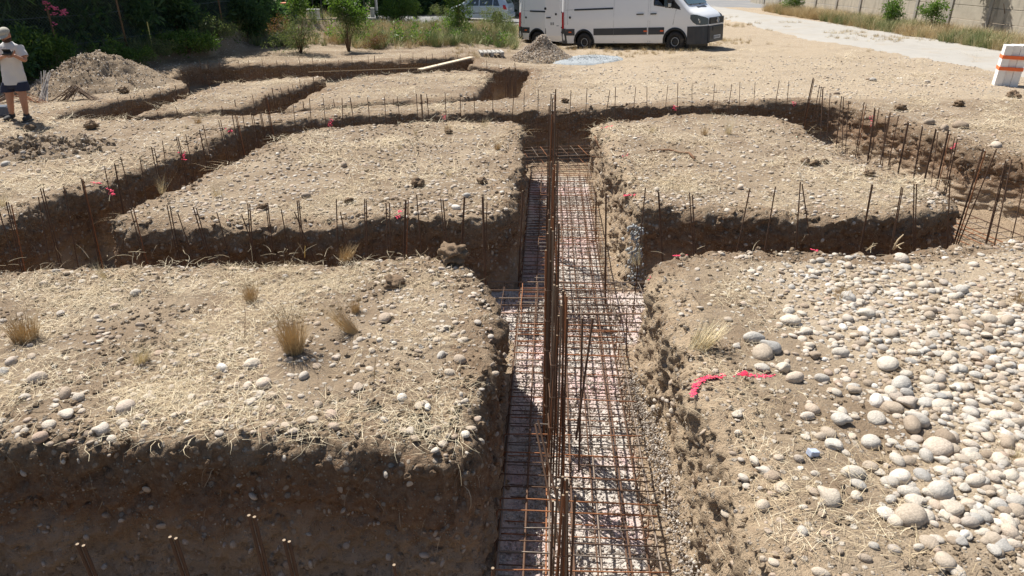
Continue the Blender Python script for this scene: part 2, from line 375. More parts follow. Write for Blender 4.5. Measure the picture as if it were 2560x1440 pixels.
# ------------------------------------------------------------------ the ground sheet
def make_ground():
    rows = [0.6]
    while rows[-1] < 62: rows.append(rows[-1] * 1.0064 + 0.0)
    rows = np.array(rows); u = np.linspace(-1, 1, 520)
    Y = np.repeat(rows[:, None], len(u), 1); X = u[None, :] * (rows[:, None] * 1.0 + 3.0)
    nr, nc = X.shape; x, y = X.ravel(), Y.ravel()
    s = sdist(x, y); z = hgt(x, y)
    z = z - 0.05 * sst(-0.34, -0.2, s)
    idx = np.arange(nr * nc).reshape(nr, nc)
    F = np.stack([idx[:-1, :-1], idx[:-1, 1:], idx[1:, 1:], idx[1:, :-1]], -1).reshape(-1, 4)
    keep = (s[F].min(1) < -0.2)
    F = F[keep]
    used = np.unique(F); mp = np.full(nr * nc, -1); mp[used] = np.arange(len(used)); F = mp[F]
    V = np.stack([x, y, z], -1)[used]
    me = npmesh('ground', V, F, True, {'pale': pale_mask(V[:, 0], V[:, 1])})
    o = link('ground', me, M_TOP); tag(o, kind='structure')
    # the land round about
    e0 = 0.6; a = e0 + 3.0; b = rows[-1] + 3.0; y1 = rows[-1]; S = 260
    V = [(-a, e0, 0), (-b, y1, 0), (-S, y1, 0), (-S, -60, 0), (a, e0, 0), (b, y1, 0), (S, y1, 0), (S, -60, 0), (-S, S, 0), (S, S, 0)]
    F = [(0, 1, 2, 3), (4, 7, 6, 5), (3, 7, 4, 0), (1, 5, 9, 8), (2, 1, 8, 8), (5, 6, 9, 9)]
    mb = MB(); mb.add(V, [tuple(dict.fromkeys(f)) for f in F]); o = mb.build('terrain', M_TOP); tag(o, kind='structure')
make_ground()

def resample(loop, base):
    pts = [Vector(p) for p in loop]; out = []; n = len(pts); carry = 0.0
    for i in range(n):
        a, b = pts[i - 1], pts[i]; L = (b - a).length
        if L < 1e-6: continue
        pos = carry
        while pos < L:
            p = a + (b - a) * (pos / L); out.append(p)
            pos += max(base, 0.0045 * p.length)
        carry = pos - L
    return np.array([(p.x, p.y) for p in out])
WALL_SAMPLES = []
def trench_axis_x(y): return 0.25 + 0.05 * y        # centre line of the main trench
def sdist_right(x, y):
    """distance beyond the right side of the middle right block: the outer wall, painted paler as sunlit"""
    a, b = P(1985, 290), P(2405, 515); ex, ey = b.x - a.x, b.y - a.y; return -((x - a.x) * ey - (y - a.y) * ex) / math.hypot(ex, ey) * -1
def make_walls():
    allV, allF = [], []; off = 0
    for net, loops in enumerate(LOOPS):
        for lp in loops:
            C = resample(lp, 0.02); n = len(C)
            T = np.roll(C, -3, 0) - np.roll(C, 3, 0); T /= np.linalg.norm(T, axis=1)[:, None] + 1e-9
            Nn = np.stack([-T[:, 1], T[:, 0]], -1)                           # left of a ccw outer loop = into the trench
            # smooth the normals round the corners
            ker = np.hanning(13); ker /= ker.sum(); k = len(ker) // 2
            for c in range(2): Nn[:, c] = np.convolve(np.concatenate([Nn[-k:, c], Nn[:, c], Nn[:k, c]]), ker, 'valid')
            Nn /= np.linalg.norm(Nn, axis=1)[:, None] + 1e-9
            rows = 64 if net == 0 else 26
            prof = np.array([(-0.40, 0.0), (-0.32, 0.0), (-0.22, 0.0), (-0.11, 0.006), (-0.055, 0.026), (-0.02, 0.065), (-0.005, 0.13), (0.0, 0.22), (-0.01, 0.4), (0.0, 0.6), (0.012, 0.85), (0.05, 1.0), (0.09, 1.08)])
            q = np.interp(np.linspace(0, 1, rows), np.linspace(0, 1, 240), np.linspace(0, 1, 240))
            seg = np.concatenate([[0], np.cumsum(np.hypot(*np.diff(prof, axis=0).T))]); seg /= seg[-1]
            po = np.interp(q, seg, prof[:, 0]); pz = np.interp(q, seg, prof[:, 1])
            D = depth(C[:, 0], C[:, 1]); rr = 1.0 + 0.55 * fbm2(C[:, 0], C[:, 1], 0.9, 3, 55); rr = np.clip(rr, 0.45, 1.9)
            # the crumbled slope at the right end of the near block
            cr = sst(1.1, 0.1, np.hypot(C[:, 0] + 0.35, C[:, 1] - 3.6)); rr = rr + 1.5 * cr
            O = np.where(po[None, :] < 0, po[None, :] * (0.55 + 0.45 * rr[:, None]), po[None, :])
            O[:, :2] = po[:2]
            drop = np.where(pz < 0.3, pz * rr[:, None] * 0.9, 0); 
            drop = np.where(pz[None, :] < 0.3, np.minimum(pz[None, :] * (0.6 + 0.5 * rr[:, None]), 0.5), pz[None, :] * 1.0)
            drop = np.where(pz[None, :] > 0.22, np.maximum(drop, (0.22 * (0.6 + 0.5 * rr[:, None])) + (pz[None, :] - 0.22) / 0.86 * (1.08 - 0.22 * (0.6 + 0.5 * rr[:, None]))), drop)
            drop = np.where(pz[None, :] > 0.14, drop * D[:, None], drop * np.minimum(1, 0.5 + D[:, None] * 0.5))
            drop = np.maximum.accumulate(drop, axis=1)
            X = C[:, 0][:, None] + Nn[:, 0][:, None] * O; Y = C[:, 1][:, None] + Nn[:, 1][:, None] * O
            H = hgt(X.ravel(), Y.ravel()).reshape(X.shape)
            fade_h = sst(1.0, 0.25, drop)                                       # the ground's own height dies out with depth
            Z = H * fade_h - drop
            Z[:, 0] -= 0.02
            w = sst(-0.32, -0.06, O) * np.ones_like(O)
            x, y, z = X.ravel(), Y.ravel(), Z.ravel()
            disp = 0.066 * fbm3(x, y, z * 0.5, 2.1, 2, 61) + 0.040 * fbm3(x, y, z * 1.2, 6.5, 4, 71, 0.64); disp = disp - 0.018 * sst(0.25, 0.75, vn3(x * 3.2, y * 3.2, z * 0.8, 68))
            rid = 1 - np.abs(fbm3(x, y, z, 13.0, 2, 81)); disp = disp + 0.03 * (rid - 0.6)
            clod = vn3(x * 17, y * 17, z * 17, 93); disp = disp + 0.032 * np.maximum(0, clod)
            scale = 1.0 if net == 0 else 0.9
            disp = (disp.reshape(X.shape) * w * scale) * sst(1.09, 0.95, drop / np.maximum(D[:, None], .1)) - 0.01 * w
            X = X + Nn[:, 0][:, None] * disp; Y = Y + Nn[:, 1][:, None] * disp
            lipn = 0.034 * fbm3(x, y, z, 8.0, 4, 99, .6).reshape(X.shape) * w * sst(0.5, 0.1, drop)
            Z = Z + lipn
            V = np.stack([X, Y, Z], -1).reshape(-1, 3)
            i = np.arange(n); j = np.arange(rows - 1); I, J = np.meshgrid(i, j, indexing='ij'); I2 = (I + 1) % n
            F = np.stack([I * rows + J, I * rows + J + 1, I2 * rows + J + 1, I2 * rows + J], -1).reshape(-1, 4)
            allV.append(V); allF.append(F + off); off += len(V)
            sel = (RNG.random(n * rows) < (1.0)); 
            WALL_SAMPLES.append((V.reshape(n, rows, 3), Nn, drop, net, D))
    V = np.concatenate(allV); F = np.concatenate(allF)
    X_, Y_ = V[:, 0], V[:, 1]
    sun_tint = np.clip((X_ > trench_axis_x(Y_) + .3) * sst(6.6, 6.0, Y_) + (X_ > 5.2) * sst(6.9, 7.6, Y_) * (X_ > 5.0 + .0 * Y_) * sst(.2, .9, sdist_right(X_, Y_)) + (np.abs(X_ - trench_axis_x(Y_) - .55) < .42) * sst(7.6, 8.2, Y_) * (X_ > trench_axis_x(Y_) + .25) * (Y_ < 14.3) * .8, 0, 1)  # walls facing the sun, picked by position to be painted paler
    o = link('trench_wall', npmesh('trench_wall', V, F, True, {'sun_tint': sun_tint}), M_WALL); tag(o, kind='structure')
make_walls()

def trench_axis_x(y): return 0.25 + 0.05 * y        # centre line of the main trench
def make_floor():
    Vs, Fs = [], []; off = 0
    for L, (x0, x1, y0, y1), step in ((LOOPS[0], BB[0], 0.03), (LOOPS[1], BB[1], 0.08)):
        xs = np.arange(x0, x1, step * 1.2); ys = [y0]
        while ys[-1] < y1: ys.append(ys[-1] + max(step * 0.8, 0.006 * ys[-1]))
        X, Y = np.meshgrid(xs, np.array(ys)); nr, nc = X.shape; x, y = X.ravel(), Y.ravel()
        s = sdist_net(x, y, L); z = -depth(x, y) + 0.03 * fbm2(x, y, 1.3, 3, 31) + 0.02 * fbm2(x, y, 9, 3, 35)
        z = z + 0.10 * sst(0.22, -0.05, s) * (0.5 + 0.8 * vn2(x * 2.2, y * 2.2, 37))
        idx = np.arange(nr * nc).reshape(nr, nc); F = np.stack([idx[:-1, :-1], idx[:-1, 1:], idx[1:, 1:], idx[1:, :-1]], -1).reshape(-1, 4)
        F = F[s[F].max(1) > -0.06]; used = np.unique(F); mp = np.full(nr * nc, -1); mp[used] = np.arange(len(used)); F = mp[F]
        Vs.append(np.stack([x, y, z], -1)[used]); Fs.append(F + off); off += len(used)
    V = np.concatenate(Vs); F = np.concatenate(Fs); x, y = V[:, 0], V[:, 1]
    cx = x - trench_axis_x(y)
    lime = sst(0.62, 0.42, np.abs(cx)) * sst(14, 12, y) + sst(0.75, 0.5, np.abs(y - 7.3)) * sst(-3.5, -2, x) * sst(3, 2, x) * .7
    lime = np.clip(lime, 0, 1) * (y < 15)
    o = link('trench_floor', npmesh('trench_floor', V, F, True, {'lime': lime}), M_FLOOR); tag(o, kind='structure')
make_floor()

# ------------------------------------------------------------------ loose stuff: prototypes live outside the scene, one points object per kind of litter
def ico(sub, seed, flat=(1, 1, 1), amp=0.12, freq=1.3, ang=0.0):
    bm = bmesh.new(); bmesh.ops.create_icosphere(bm, subdivisions=sub, radius=1.0)
    V = np.array([v.co[:] for v in bm.verts]); F = np.array([[v.index for v in f.verts] for f in bm.faces]); bm.free()
    d = 1 + amp * fbm3(V[:, 0] + seed * 3.1, V[:, 1], V[:, 2], freq, 3, seed)
    if ang:                                                    # facets of a broken stone
        r = np.random.default_rng(seed)
        for k in range(7):
            nrm = r.normal(size=3); nrm /= np.linalg.norm(nrm); q = V @ nrm; d = np.where(q > 0.62, d * (1 - ang * (q - 0.62) / 0.38 * .6), d)
    return V * d[:, None] * np.array(flat), F
def proto(name, V, F, mat, smooth=True):
    o = bpy.data.objects.new('proto_' + name, npmesh('proto_' + name, V, F, smooth)); o.data.materials.append(mat); return o
def scatter(name, pts, rot, scl, rnd, protos, label=None, paint=None):
    n = len(pts); me = bpy.data.meshes.new(name); me.vertices.add(n); me.vertices.foreach_set('co', np.asarray(pts, np.float32).ravel())
    for nm, typ, key, arr in (('rot', 'FLOAT_VECTOR', 'vector', rot), ('scl', 'FLOAT_VECTOR', 'vector', scl), ('rnd', 'FLOAT', 'value', rnd), ('paint', 'FLOAT', 'value', paint if paint is not None else np.zeros(n))):
        a = me.attributes.new(nm, typ, 'POINT'); a.data.foreach_set(key, np.asarray(arr, np.float32).ravel())
    a = me.attributes.new('pick', 'INT', 'POINT'); a.data.foreach_set('value', (np.arange(n) * 7919 % len(protos)).astype(np.int32))
    o = bpy.data.objects.new(name, me); COL.objects.link(o)
    ng = bpy.data.node_groups.new(name, 'GeometryNodeTree')
    ng.interface.new_socket('Geometry', in_out='INPUT', socket_type='NodeSocketGeometry'); ng.interface.new_socket('Geometry', in_out='OUTPUT', socket_type='NodeSocketGeometry')
    A = ng.nodes.new; Lk = ng.links.new
    gi, go = A('NodeGroupInput'), A('NodeGroupOutput'); join = A('GeometryNodeJoinGeometry')
    for p in reversed(protos):
        oi = A('GeometryNodeObjectInfo'); oi.inputs['Object'].default_value = p; oi.inputs['As Instance'].default_value = False
        g2 = A('GeometryNodeGeometryToInstance'); Lk(oi.outputs['Geometry'], g2.inputs[0]); Lk(g2.outputs[0], join.inputs[0])
    def attr(nm, typ):
        a = A('GeometryNodeInputNamedAttribute'); a.data_type = typ; a.inputs[0].default_value = nm
        return [q for q in a.outputs if q.name == 'Attribute' and q.enabled][0]
    iop = A('GeometryNodeInstanceOnPoints'); m2p = A('GeometryNodeMeshToPoints'); e2r = A('FunctionNodeEulerToRotation')
    Lk(gi.outputs[0], m2p.inputs[0]); Lk(m2p.outputs[0], iop.inputs['Points']); Lk(join.outputs[0], iop.inputs['Instance'])
    iop.inputs['Pick Instance'].default_value = True
    Lk(attr('pick', 'INT'), iop.inputs['Instance Index']); Lk(attr('rot', 'FLOAT_VECTOR'), e2r.inputs[0]); Lk(e2r.outputs[0], iop.inputs['Rotation'])
    Lk(attr('scl', 'FLOAT_VECTOR'), iop.inputs['Scale']); Lk(iop.outputs[0], go.inputs[0])
    md = o.modifiers.new('scatter', 'NODES'); md.node_group = ng
    tag(o, label=label, kind='stuff'); return o
M_WALL_SUN = M_WALL.copy(); M_WALL_SUN.name = 'sun_tinted_cut_soil'; _t = M_WALL_SUN.node_tree
_a = [q for q in _t.nodes if q.type == 'ATTRIBUTE' and q.attribute_name == 'sun_tint'][0]; _v = _t.nodes.new('ShaderNodeValue'); _v.outputs[0].default_value = 0.9  # sunlit copy of the wall soil, the paler colour fixed on
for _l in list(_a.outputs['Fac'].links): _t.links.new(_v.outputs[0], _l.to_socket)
CLOD_SUN = [proto('sun_tinted_clod', *ico(2, i + 50, (1, .85, .7), 0.36, 2.3), M_WALL_SUN, False) for i in range(3)]
def rand_pts(n, x0, x1, y0, y1, bias=1.0):
    """random ground points, denser near the camera"""
    a = RNG.random(n); y = y0 + (y1 - y0) * a ** bias; x = x0 + (x1 - x0) * RNG.random(n); return x, y
def frus(n, y0, y1, m=0.84, pw=1.0, pad=0.5):
    """points in the wedge the place shows, area density falling with distance as 1/y^pw"""
    u = RNG.random(n)
    if abs(pw - 2) < 1e-6: y = y0 * (y1 / y0) ** u
    else: e = 2 - pw; y = (y0 ** e + (y1 ** e - y0 ** e) * u) ** (1 / e)
    x = (RNG.random(n) * 2 - 1) * (m * y + pad); return x, y
PEB = [proto('pebble', *ico(2, i, (1, RNG.uniform(.68, .95), RNG.uniform(.38, .62)), 0.10), M_STONE) for i in range(5)]
PEBP = [proto('pale', *ico(2 if i > 1 else 3, i + 20, (1, RNG.uniform(.7, .95), RNG.uniform(.42, .7)), 0.11, ang=(0.5 if i % 3 == 0 else 0)), M_STONE_PALE) for i in range(6)]
CLOD = [proto('clod', *ico(2, i + 40, (1, RNG.uniform(.75, 1), RNG.uniform(.6, .85)), 0.34, 2.3), M_TOP, False) for i in range(4)]
CLODW = [proto('wall_clod', *ico(2, i + 50, (1, RNG.uniform(.75, 1), RNG.uniform(.6, .85)), 0.36, 2.3), M_WALL, False) for i in range(4)]
LIMEP = [proto('lime', *ico(1, i + 60, (1, .85, .7), 0.3, 2.0), M_LIME, False) for i in range(3)]
def blades(n, rad, hgt_, lean, wid, seed, flat=False, segs=3, curl=0.4, up=1.0):
    """n ribbon leaves rooted within rad"""
    r = np.random.default_rng(seed); V, F = [], []
    for i in range(n):
        a = r.uniform(0, 2 * np.pi); q = rad * np.sqrt(r.random()); x0, y0 = q * np.cos(a), q * np.sin(a)
        L = hgt_ * r.uniform(0.45, 1.0); w = wid * r.uniform(0.6, 1.2)
        if flat: th = r.uniform(0, 2 * np.pi); el0 = r.uniform(0.0, 0.35); x0, y0 = r.uniform(-rad, rad), r.uniform(-rad, rad); z0 = r.uniform(0.002, 0.02)
        else: th = a + r.normal() * 0.7; el0 = np.pi / 2 - abs(r.normal()) * lean - q / max(rad, 1e-6) * lean * 0.6; z0 = 0
        p = np.array([x0, y0, z0]); side = np.array([-np.sin(th), np.cos(th), 0]); base = len(V); el = el0; tw = r.normal() * 0.25
        for k in range(segs + 1):
            ww = w * (1 - 0.85 * k / segs); V += [p - side * ww, p + side * ww]
            p = p + L / segs * np.array([np.cos(el) * np.cos(th), np.cos(el) * np.sin(th), np.sin(el)]); el -= curl * (r.random() if not flat else r.uniform(0.1, 0.5)); th += tw
            if flat and p[2] < 0.004: p[2] = 0.004; el = abs(el) * 0.3
        for k in range(segs): b = base + 2 * k; F.append((b, b + 1, b + 3, b + 2))
    return np.array(V), np.array(F)
STRAW = [proto('straw', *blades(26, 0.15, 0.17, 0, 0.0013, 100 + i, flat=True, curl=0.3), M_STRAW) for i in range(5)]
STRAWF = [proto('strawfar', *blades(20, 0.22, 0.30, 0, 0.0028, 120 + i, flat=True, segs=2, curl=0.3), M_STRAW) for i in range(3)]

def lay(name, x, y, smin, smax, protos, sink=0.12, pw=2.2, label=None, tilt=0.2, smargin=-0.06, zoff=0.0, paint=None, iso=False):
    s = sdist(x, y); k = s < smargin; x, y = x[k], y[k]; n = len(x); z = hgt(x, y)
    size = smin + (smax - smin) * RNG.random(n) ** pw
    drop = 0.035 * sst(-0.16, -0.05, s[k])
    rot = np.stack([RNG.normal(0, tilt, n), RNG.normal(0, tilt, n), RNG.uniform(0, 6.28, n)], -1)
    scl = size[:, None] * (np.ones((n, 3)) if iso else RNG.uniform(0.8, 1.2, (n, 3)))
    pa = None
    if paint is not None: pa = paint(x, y)
    return scatter(name, np.stack([x, y, z - drop + size * sink + zoff], -1), rot, scl, RNG.random(n), protos, label, pa)
def pline(*pts): return [tuple(P(a, b)[:2]) for a, b in pts]
PAINT_LINES = [pline((1732, 990), (1745, 962), (1775, 944), (1850, 940), (1930, 938)), pline((1690, 641), (1722, 642)), pline((2290, 300), (2310, 305))]
def paint_fac(x, y, w=0.035):
    d = np.full(x.shape, 9.0)
    for L in PAINT_LINES:
        for (ax, ay), (bx, by) in zip(L[:-1], L[1:]):
            ex, ey = bx - ax, by - ay; t = np.clip(((x - ax) * ex + (y - ay) * ey) / (ex * ex + ey * ey), 0, 1)
            d = np.minimum(d, np.hypot(x - ax - t * ex, y - ay - t * ey))
    return (d < w * (1 + 0.3 * vn2(x * 30, y * 30, 3))).astype(float)
# gravel over the whole site
x, y = frus(22000, 2.0, 9.0, pw=1.0, pad=1.5); dens = np.clip(0.62 + 0.75 * fbm2(x, y, 0.9, 3, 15), .12, 1); k = RNG.random(len(x)) < dens * np.where((x > 1) & (x < 2.2) & (y < 7), .28, 1)
lay('pebbles', x[k], y[k], 0.009, 0.038, PEB, paint=paint_fac, pw=2.6)
x, y = frus(27000, 8.0, 22.0, pw=1.0, pad=1); k = RNG.random(len(x)) < 0.35 + 0.5 * (0.5 + 0.5 * fbm2(x, y, 0.5, 3, 17)); lay('far_pebbles', x[k], y[k], 0.012, 0.042, PEB, pw=3.0)
x, y = frus(60000, 1.8, 24.0, pw=1.1, pad=1.5); k = RNG.random(len(x)) < pale_mask(x, y) * (0.55 + 0.5 * fbm2(x, y, 1.1, 3, 19)); n_ = k & (y < 11); lay('pale_gravel', x[n_], y[n_], 0.012, 0.05, PEBP, pw=2.6, paint=paint_fac)
n_ = k & (y >= 11) & (RNG.random(len(x)) < sst(22, 15, y) * (.6 + .6 * vn2(x * .8, y * .8, 66))); lay('yard_gravel', x[n_], y[n_], 0.010, 0.036, PEBP, pw=3.0)
x, y = frus(15000, 1.6, 7.5, pw=1.0, pad=1.5); m_ = sst(2.15, 3.1, x + .45 * vn2(x * 1.3, y * 1.3, 4) + .12 * (4 - y)) * sst(7.3, 6.2, y); k = (x > 1) & (RNG.random(len(x)) < m_ * np.clip(0.62 + 0.6 * fbm2(x, y, 1.2, 3, 20), .06, 1))
lay('cobbles', x[k], y[k], 0.014, 0.062, PEBP, pw=2.0, paint=paint_fac, sink=.06, tilt=.14)
x, y = frus(70000, 1.8, 13.0, pw=1.2, pad=1.5); k = RNG.random(len(x)) < .45 + .7 * fbm2(x, y, 1.3, 3, 23); lay('soil_clods', x[k], y[k], 0.004, 0.026, CLOD, pw=3.6, sink=0.2)
# straw litter: on the blocks and the strip between them, little on the gravel
x, y = frus(15000, 2.5, 9.5, pw=1.0, pad=1); k = RNG.random(len(x)) < np.clip(0.24 + 0.42 * fbm2(x, y, 1.3, 4, 25) - 0.5 * pale_mask(x, y), 0.012, 0.6) * np.where((x > .9) & (y < 7), .35, 1) * np.where((y < 6) & (x < .5), .4 + .6 * sst(-1.0, -2.6, x), 1); lay('straw_litter', x[k], y[k], 0.8, 1.3, STRAW, sink=0.0, zoff=0.004, smargin=-0.20, tilt=0.05, pw=1, iso=True)
x, y = frus(7000, 9.0, 24.0, pw=1.2, pad=1); k = RNG.random(len(x)) < np.clip(0.30 + 0.5 * fbm2(x, y, 0.9, 4, 27) - 0.4 * pale_mask(x, y), 0.02, 0.7); lay('far_straw_litter', x[k], y[k], 0.8, 1.4, STRAWF, sink=0.0, zoff=0.004, smargin=-0.12, tilt=0.05, pw=1, iso=True)

def wall_litter():
    pc, nc, pp = [], [], []; sc, sp = [], []
    for (V, Nn, drop, net, D) in WALL_SAMPLES:
        n, r, _ = V.shape; m = int(n * (4.6 if net == 0 else 0.9))
        i = RNG.integers(0, n, m); j = RNG.integers(5, r - 2, m); p = V[i, j]; k = (np.abs(p[:, 0]) < p[:, 1] * 0.85 + 1.5) & (p[:, 1] > 1.5); i, j, p = i[k], j[k], p[k]
        top = sst(0.55, 0.08, drop[i, j]); q = RNG.random(len(i))
        a = q < 0.25 + 0.35 * top; pc.append(p[a] + 0.004 * np.c_[Nn[i[a]], np.zeros(a.sum())]); sc.append(0.008 + 0.030 * RNG.random(a.sum()) ** 2.5)
        b = (q > 0.80); low = drop[i, j] > 0.55
        b = b | (low & (q > 0.45)); pp.append(p[b]); sp.append(0.009 + 0.026 * RNG.random(b.sum()) ** 2.2)
    for nm, pts, ss, pr in (('wall_clods', pc, sc, CLODW), ('wall_pebbles', pp, sp, PEB)):
        pts = np.concatenate(pts); ss = np.concatenate(ss)
        if nm == 'wall_clods':
            X_, Y_ = pts[:, 0], pts[:, 1]; dr = ((X_ > trench_axis_x(Y_) + .3) & (Y_ < 6.5)) | ((X_ > 5.2) & (Y_ > 7.2) & (sdist_right(X_, Y_) > .5)); q_, w_ = pts[dr], ss[dr] * .8; m = len(q_)  # clods on the sun-facing walls take the paler painted soil too
            scatter('sun_tinted_wall_clods', q_, RNG.uniform(0, 6.28, (m, 3)), w_[:, None] * RNG.uniform(0.8, 1.2, (m, 3)), RNG.random(m) * .8, CLOD_SUN); pts, ss = pts[~dr], ss[~dr]
        n = len(pts)
        scatter(nm, pts, RNG.uniform(0, 6.28, (n, 3)), ss[:, None] * RNG.uniform(0.8, 1.2, (n, 3)), RNG.random(n) * 0.8, pr)
wall_litter()
def floor_litter():
    y = 1.3 + 11.5 * RNG.random(24000) ** 1.3; x = trench_axis_x(y) + RNG.normal(0, 0.5, len(y)); s = sdist(x, y); k = s > 0.02; x, y = x[k], y[k]; n = len(x)
    x2 = RNG.uniform(-3.5, 7.5, 5000); y2 = RNG.normal(7.3, 0.35, 5000); k = sdist(x2, y2) > 0.03; x2, y2 = x2[k], y2[k]
    X = np.concatenate([x, x2]); Y = np.concatenate([y, y2]); n = len(X)
    Z = -depth(X, Y) + 0.03 * fbm2(X, Y, 1.3, 3, 31) + 0.02 * fbm2(X, Y, 9, 3, 35) + 0.004; cx = X - trench_axis_x(Y)
    size = 0.005 + 0.014 * RNG.random(n) ** 2.5
    right = cx > 0.50; lime = ~right | (RNG.random(n) < 0.25)
    for nm, m, pr in (('crushed_stone', lime, LIMEP), ('floor_pebbles', ~lime, PEB)):
        k = m.sum(); scatter(nm, np.stack([X, Y, Z], -1)[m], RNG.uniform(0, 6.28, (k, 3)), (size[m] * (1 if nm[0] == 'c' else 1.4))[:, None] * np.ones((k, 3)), RNG.random(k), pr)
floor_litter()

def edge_residue():
    """pale mortar splashed along the foot of the right wall, and a bluish smear on the block corner"""
    A = [P(1617, 720), P(1640, 790), P(1740, 980), P(1850, 1270), P(1905, 1420)]; pts = []
    for a, b in zip(A[:-1], A[1:]):
        n = int((b - a).length * 1100)
        for _ in range(n):
            q = a.lerp(b, RNG.random()); pts.append((q.x - .07 + RNG.normal(0, .06), q.y, -1.0 + abs(RNG.normal(0, .09))))
    pts = np.array(pts); n = len(pts); scatter('mortar_residue', pts, RNG.uniform(0, 6.28, (n, 3)), (0.004 + .011 * RNG.random(n) ** 2)[:, None] * np.ones((n, 3)), RNG.random(n), LIMEP)
    c = P(1578, 528); n = 170; z = -.15 - .85 * RNG.random(n); m = instance_material('bluish_mortar', [(0, (.32, .33, .33)), (1, (.50, .51, .50))], .9)
    pr = [proto('smear', *ico(2, 95, (1, .8, .5), .3, 2), m)]
    scatter('mortar_smear', np.stack([c.x + .10 + RNG.normal(0, .055, n) - .05 * (z + 1), c.y - .06 + RNG.normal(0, .02, n), z], -1), RNG.uniform(0, 6.28, (n, 3)), (0.008 + .02 * RNG.random(n))[:, None] * np.ones((n, 3)), RNG.random(n), pr)
edge_residue()
# ------------------------------------------------------------------ reinforcement steel
M_RUST_D = simple('dark_rusted_steel', (0.105, 0.062, 0.040), 0.8, 0.15, 0.35, 14, dirt=(0.20, 0.095, 0.048), dscale=9)
M_RUST_O = simple('orange_rusted_steel', (0.30, 0.125, 0.055), 0.85, 0.1, 0.3, 12, dirt=(0.16, 0.08, 0.045), dscale=7)
M_STEEL = simple('weathered_steel', (0.19, 0.155, 0.125), 0.55, 0.5, 0.3, 14, dirt=(0.22, 0.12, 0.07), dscale=6)
M_CUT = simple('cut_steel_end', (0.27, 0.20, 0.13), 0.7, 0.1)
BAR_ME = {}
def bar_mesh(mat):
    if mat.name not in BAR_ME:
        mb = MB(); mb.tube([(0, 0, k / 6.0) for k in range(7)], 1.0, 6)
        me = mb.mesh('bar', True)
        me.materials.append(mat); me.materials.append(M_CUT)
        for p in me.polygons:
            if abs(p.normal.z) > 0.9: p.material_index = 1 if p.center.z > 0.5 else 0; p.use_smooth = False
        BAR_ME[mat.name] = me
    return BAR_ME[mat.name]
def bar(name, a, b, r, mat, parent=None):
    a, b = Vector(a), Vector(b); d = b - a
    o = bpy.data.objects.new(name, bar_mesh(mat)); COL.objects.link(o)
    o.location = a; o.rotation_mode = 'QUATERNION'; o.rotation_quaternion = d.to_track_quat('Z', 'Y'); o.scale = (r, r, d.length)
    if parent is not None: o.parent = parent
    return o
def cage(label, a, b, width, z0, z1, spacing, nlong=4, group=None, r=0.007, orange=0.35, ext=0.0):
    """long reinforcement cage lying on the trench bottom: two mats of long bars, stirrups round them"""
    a, b = Vector((a[0], a[1], 0)), Vector((b[0], b[1], 0)); L = (b - a).length; t = (b - a) / L; nrm = Vector((-t.y, t.x, 0)); mid = (a + b) / 2
    root = empty('rebar_cage', (mid.x, mid.y, z0), 0, label, 'rebar cage', group or 'rebar cages lying in the trenches')
    rd = random.Random(int(abs(a.x * 100 + b.y * 37)))
    def loc(s, w, z): p = a + t * s + nrm * w; return Vector((p.x - mid.x, p.y - mid.y, z - z0))
    for lay_, z in enumerate((z0, z1)):
        for k in range(nlong):
            w = -width / 2 + width * k / (nlong - 1) + rd.uniform(-.02, .02); w2 = w + rd.uniform(-.02, .02)
            bar('long_bar', loc(-ext, w, z + r), loc(L + ext, w2, z + r), r * (1.15 if lay_ else 1.0), M_STEEL if (k % 2 == 0 and lay_) else (M_RUST_O if rd.random() < orange else M_RUST_D), root)
    n = int(L / spacing); me = {}
    for mat in (M_RUST_D, M_RUST_O, M_STEEL):
        mb = MB(); W2 = width / 2 + 0.012; h = z1 - z0
        mb.tube([(-W2 - .05, 0, h + r * 2), (-W2 * .5, .006, h + r * 2 + .004), (0, 0, h + r * 2), (W2 * .5, -.006, h + r * 2), (W2 - .01, 0, h + r * 2), (W2, 0, h - .01), (W2, 0.004, h * .5), (W2, 0, 0.0), (W2 - .02, 0, -r), (0, .004, -r), (-W2 + .02, 0, -r), (-W2, 0, 0.01), (-W2, 0, h + .01)], r * 0.72, 5)
        me[mat.name] = mb.mesh('stirrup', True); me[mat.name].materials.append(mat)
    ang = math.atan2(t.y, t.x) - math.pi / 2
    for i in range(n):
        s = (i + 0.5) * spacing + rd.uniform(-.02, .02); p = loc(s, rd.uniform(-.015, .015), z0)
        m = M_RUST_O if rd.random() < orange else (M_STEEL if rd.random() < 0.35 else M_RUST_D)
        o = bpy.data.objects.new('stirrup', me[m.name]); COL.objects.link(o); o.parent = root; o.location = p
        o.rotation_euler = (rd.uniform(-.03, .03), 0, ang + math.pi + rd.uniform(-.035, .035))
    return root
FZ = -0.97
cage('long rusty rebar cage lying along the main trench towards the camera', (trench_axis_x(1.0), 1.0), (trench_axis_x(13.2), 13.2), 1.06, FZ, FZ + 0.20, 0.13, 7, orange=0.38, r=.0072)
cage('rebar cage crossing the main trench, running in front of the two middle soil blocks', (-5.4, 7.28), (6.6, 7.18), 0.82, FZ + 0.03, FZ + 0.235, 0.2, 5, orange=0.12, ext=0.15)
BA, BB_ = P(700, 310), P(1990, 268)
def north(x): 
    xs = [P(650, 312).x, P(1000, 298).x, P(1280, 287).x, P(1480, 286).x, P(1800, 275).x, P(2050, 268).x]; ys = [P(650, 312).y, P(1000, 298).y, P(1280, 287).y, P(1480, 286).y, P(1800, 275).y, P(2050, 268).y]
    return float(np.interp(x, xs, ys))
cage('rebar cage in the back trench, seen where the main trench meets it', (-4.0, north(-4.0) - .05), (6.5, north(6.5) - .05), 0.75, FZ + 0.05, FZ + 0.26, 0.2, 4, orange=0.15)
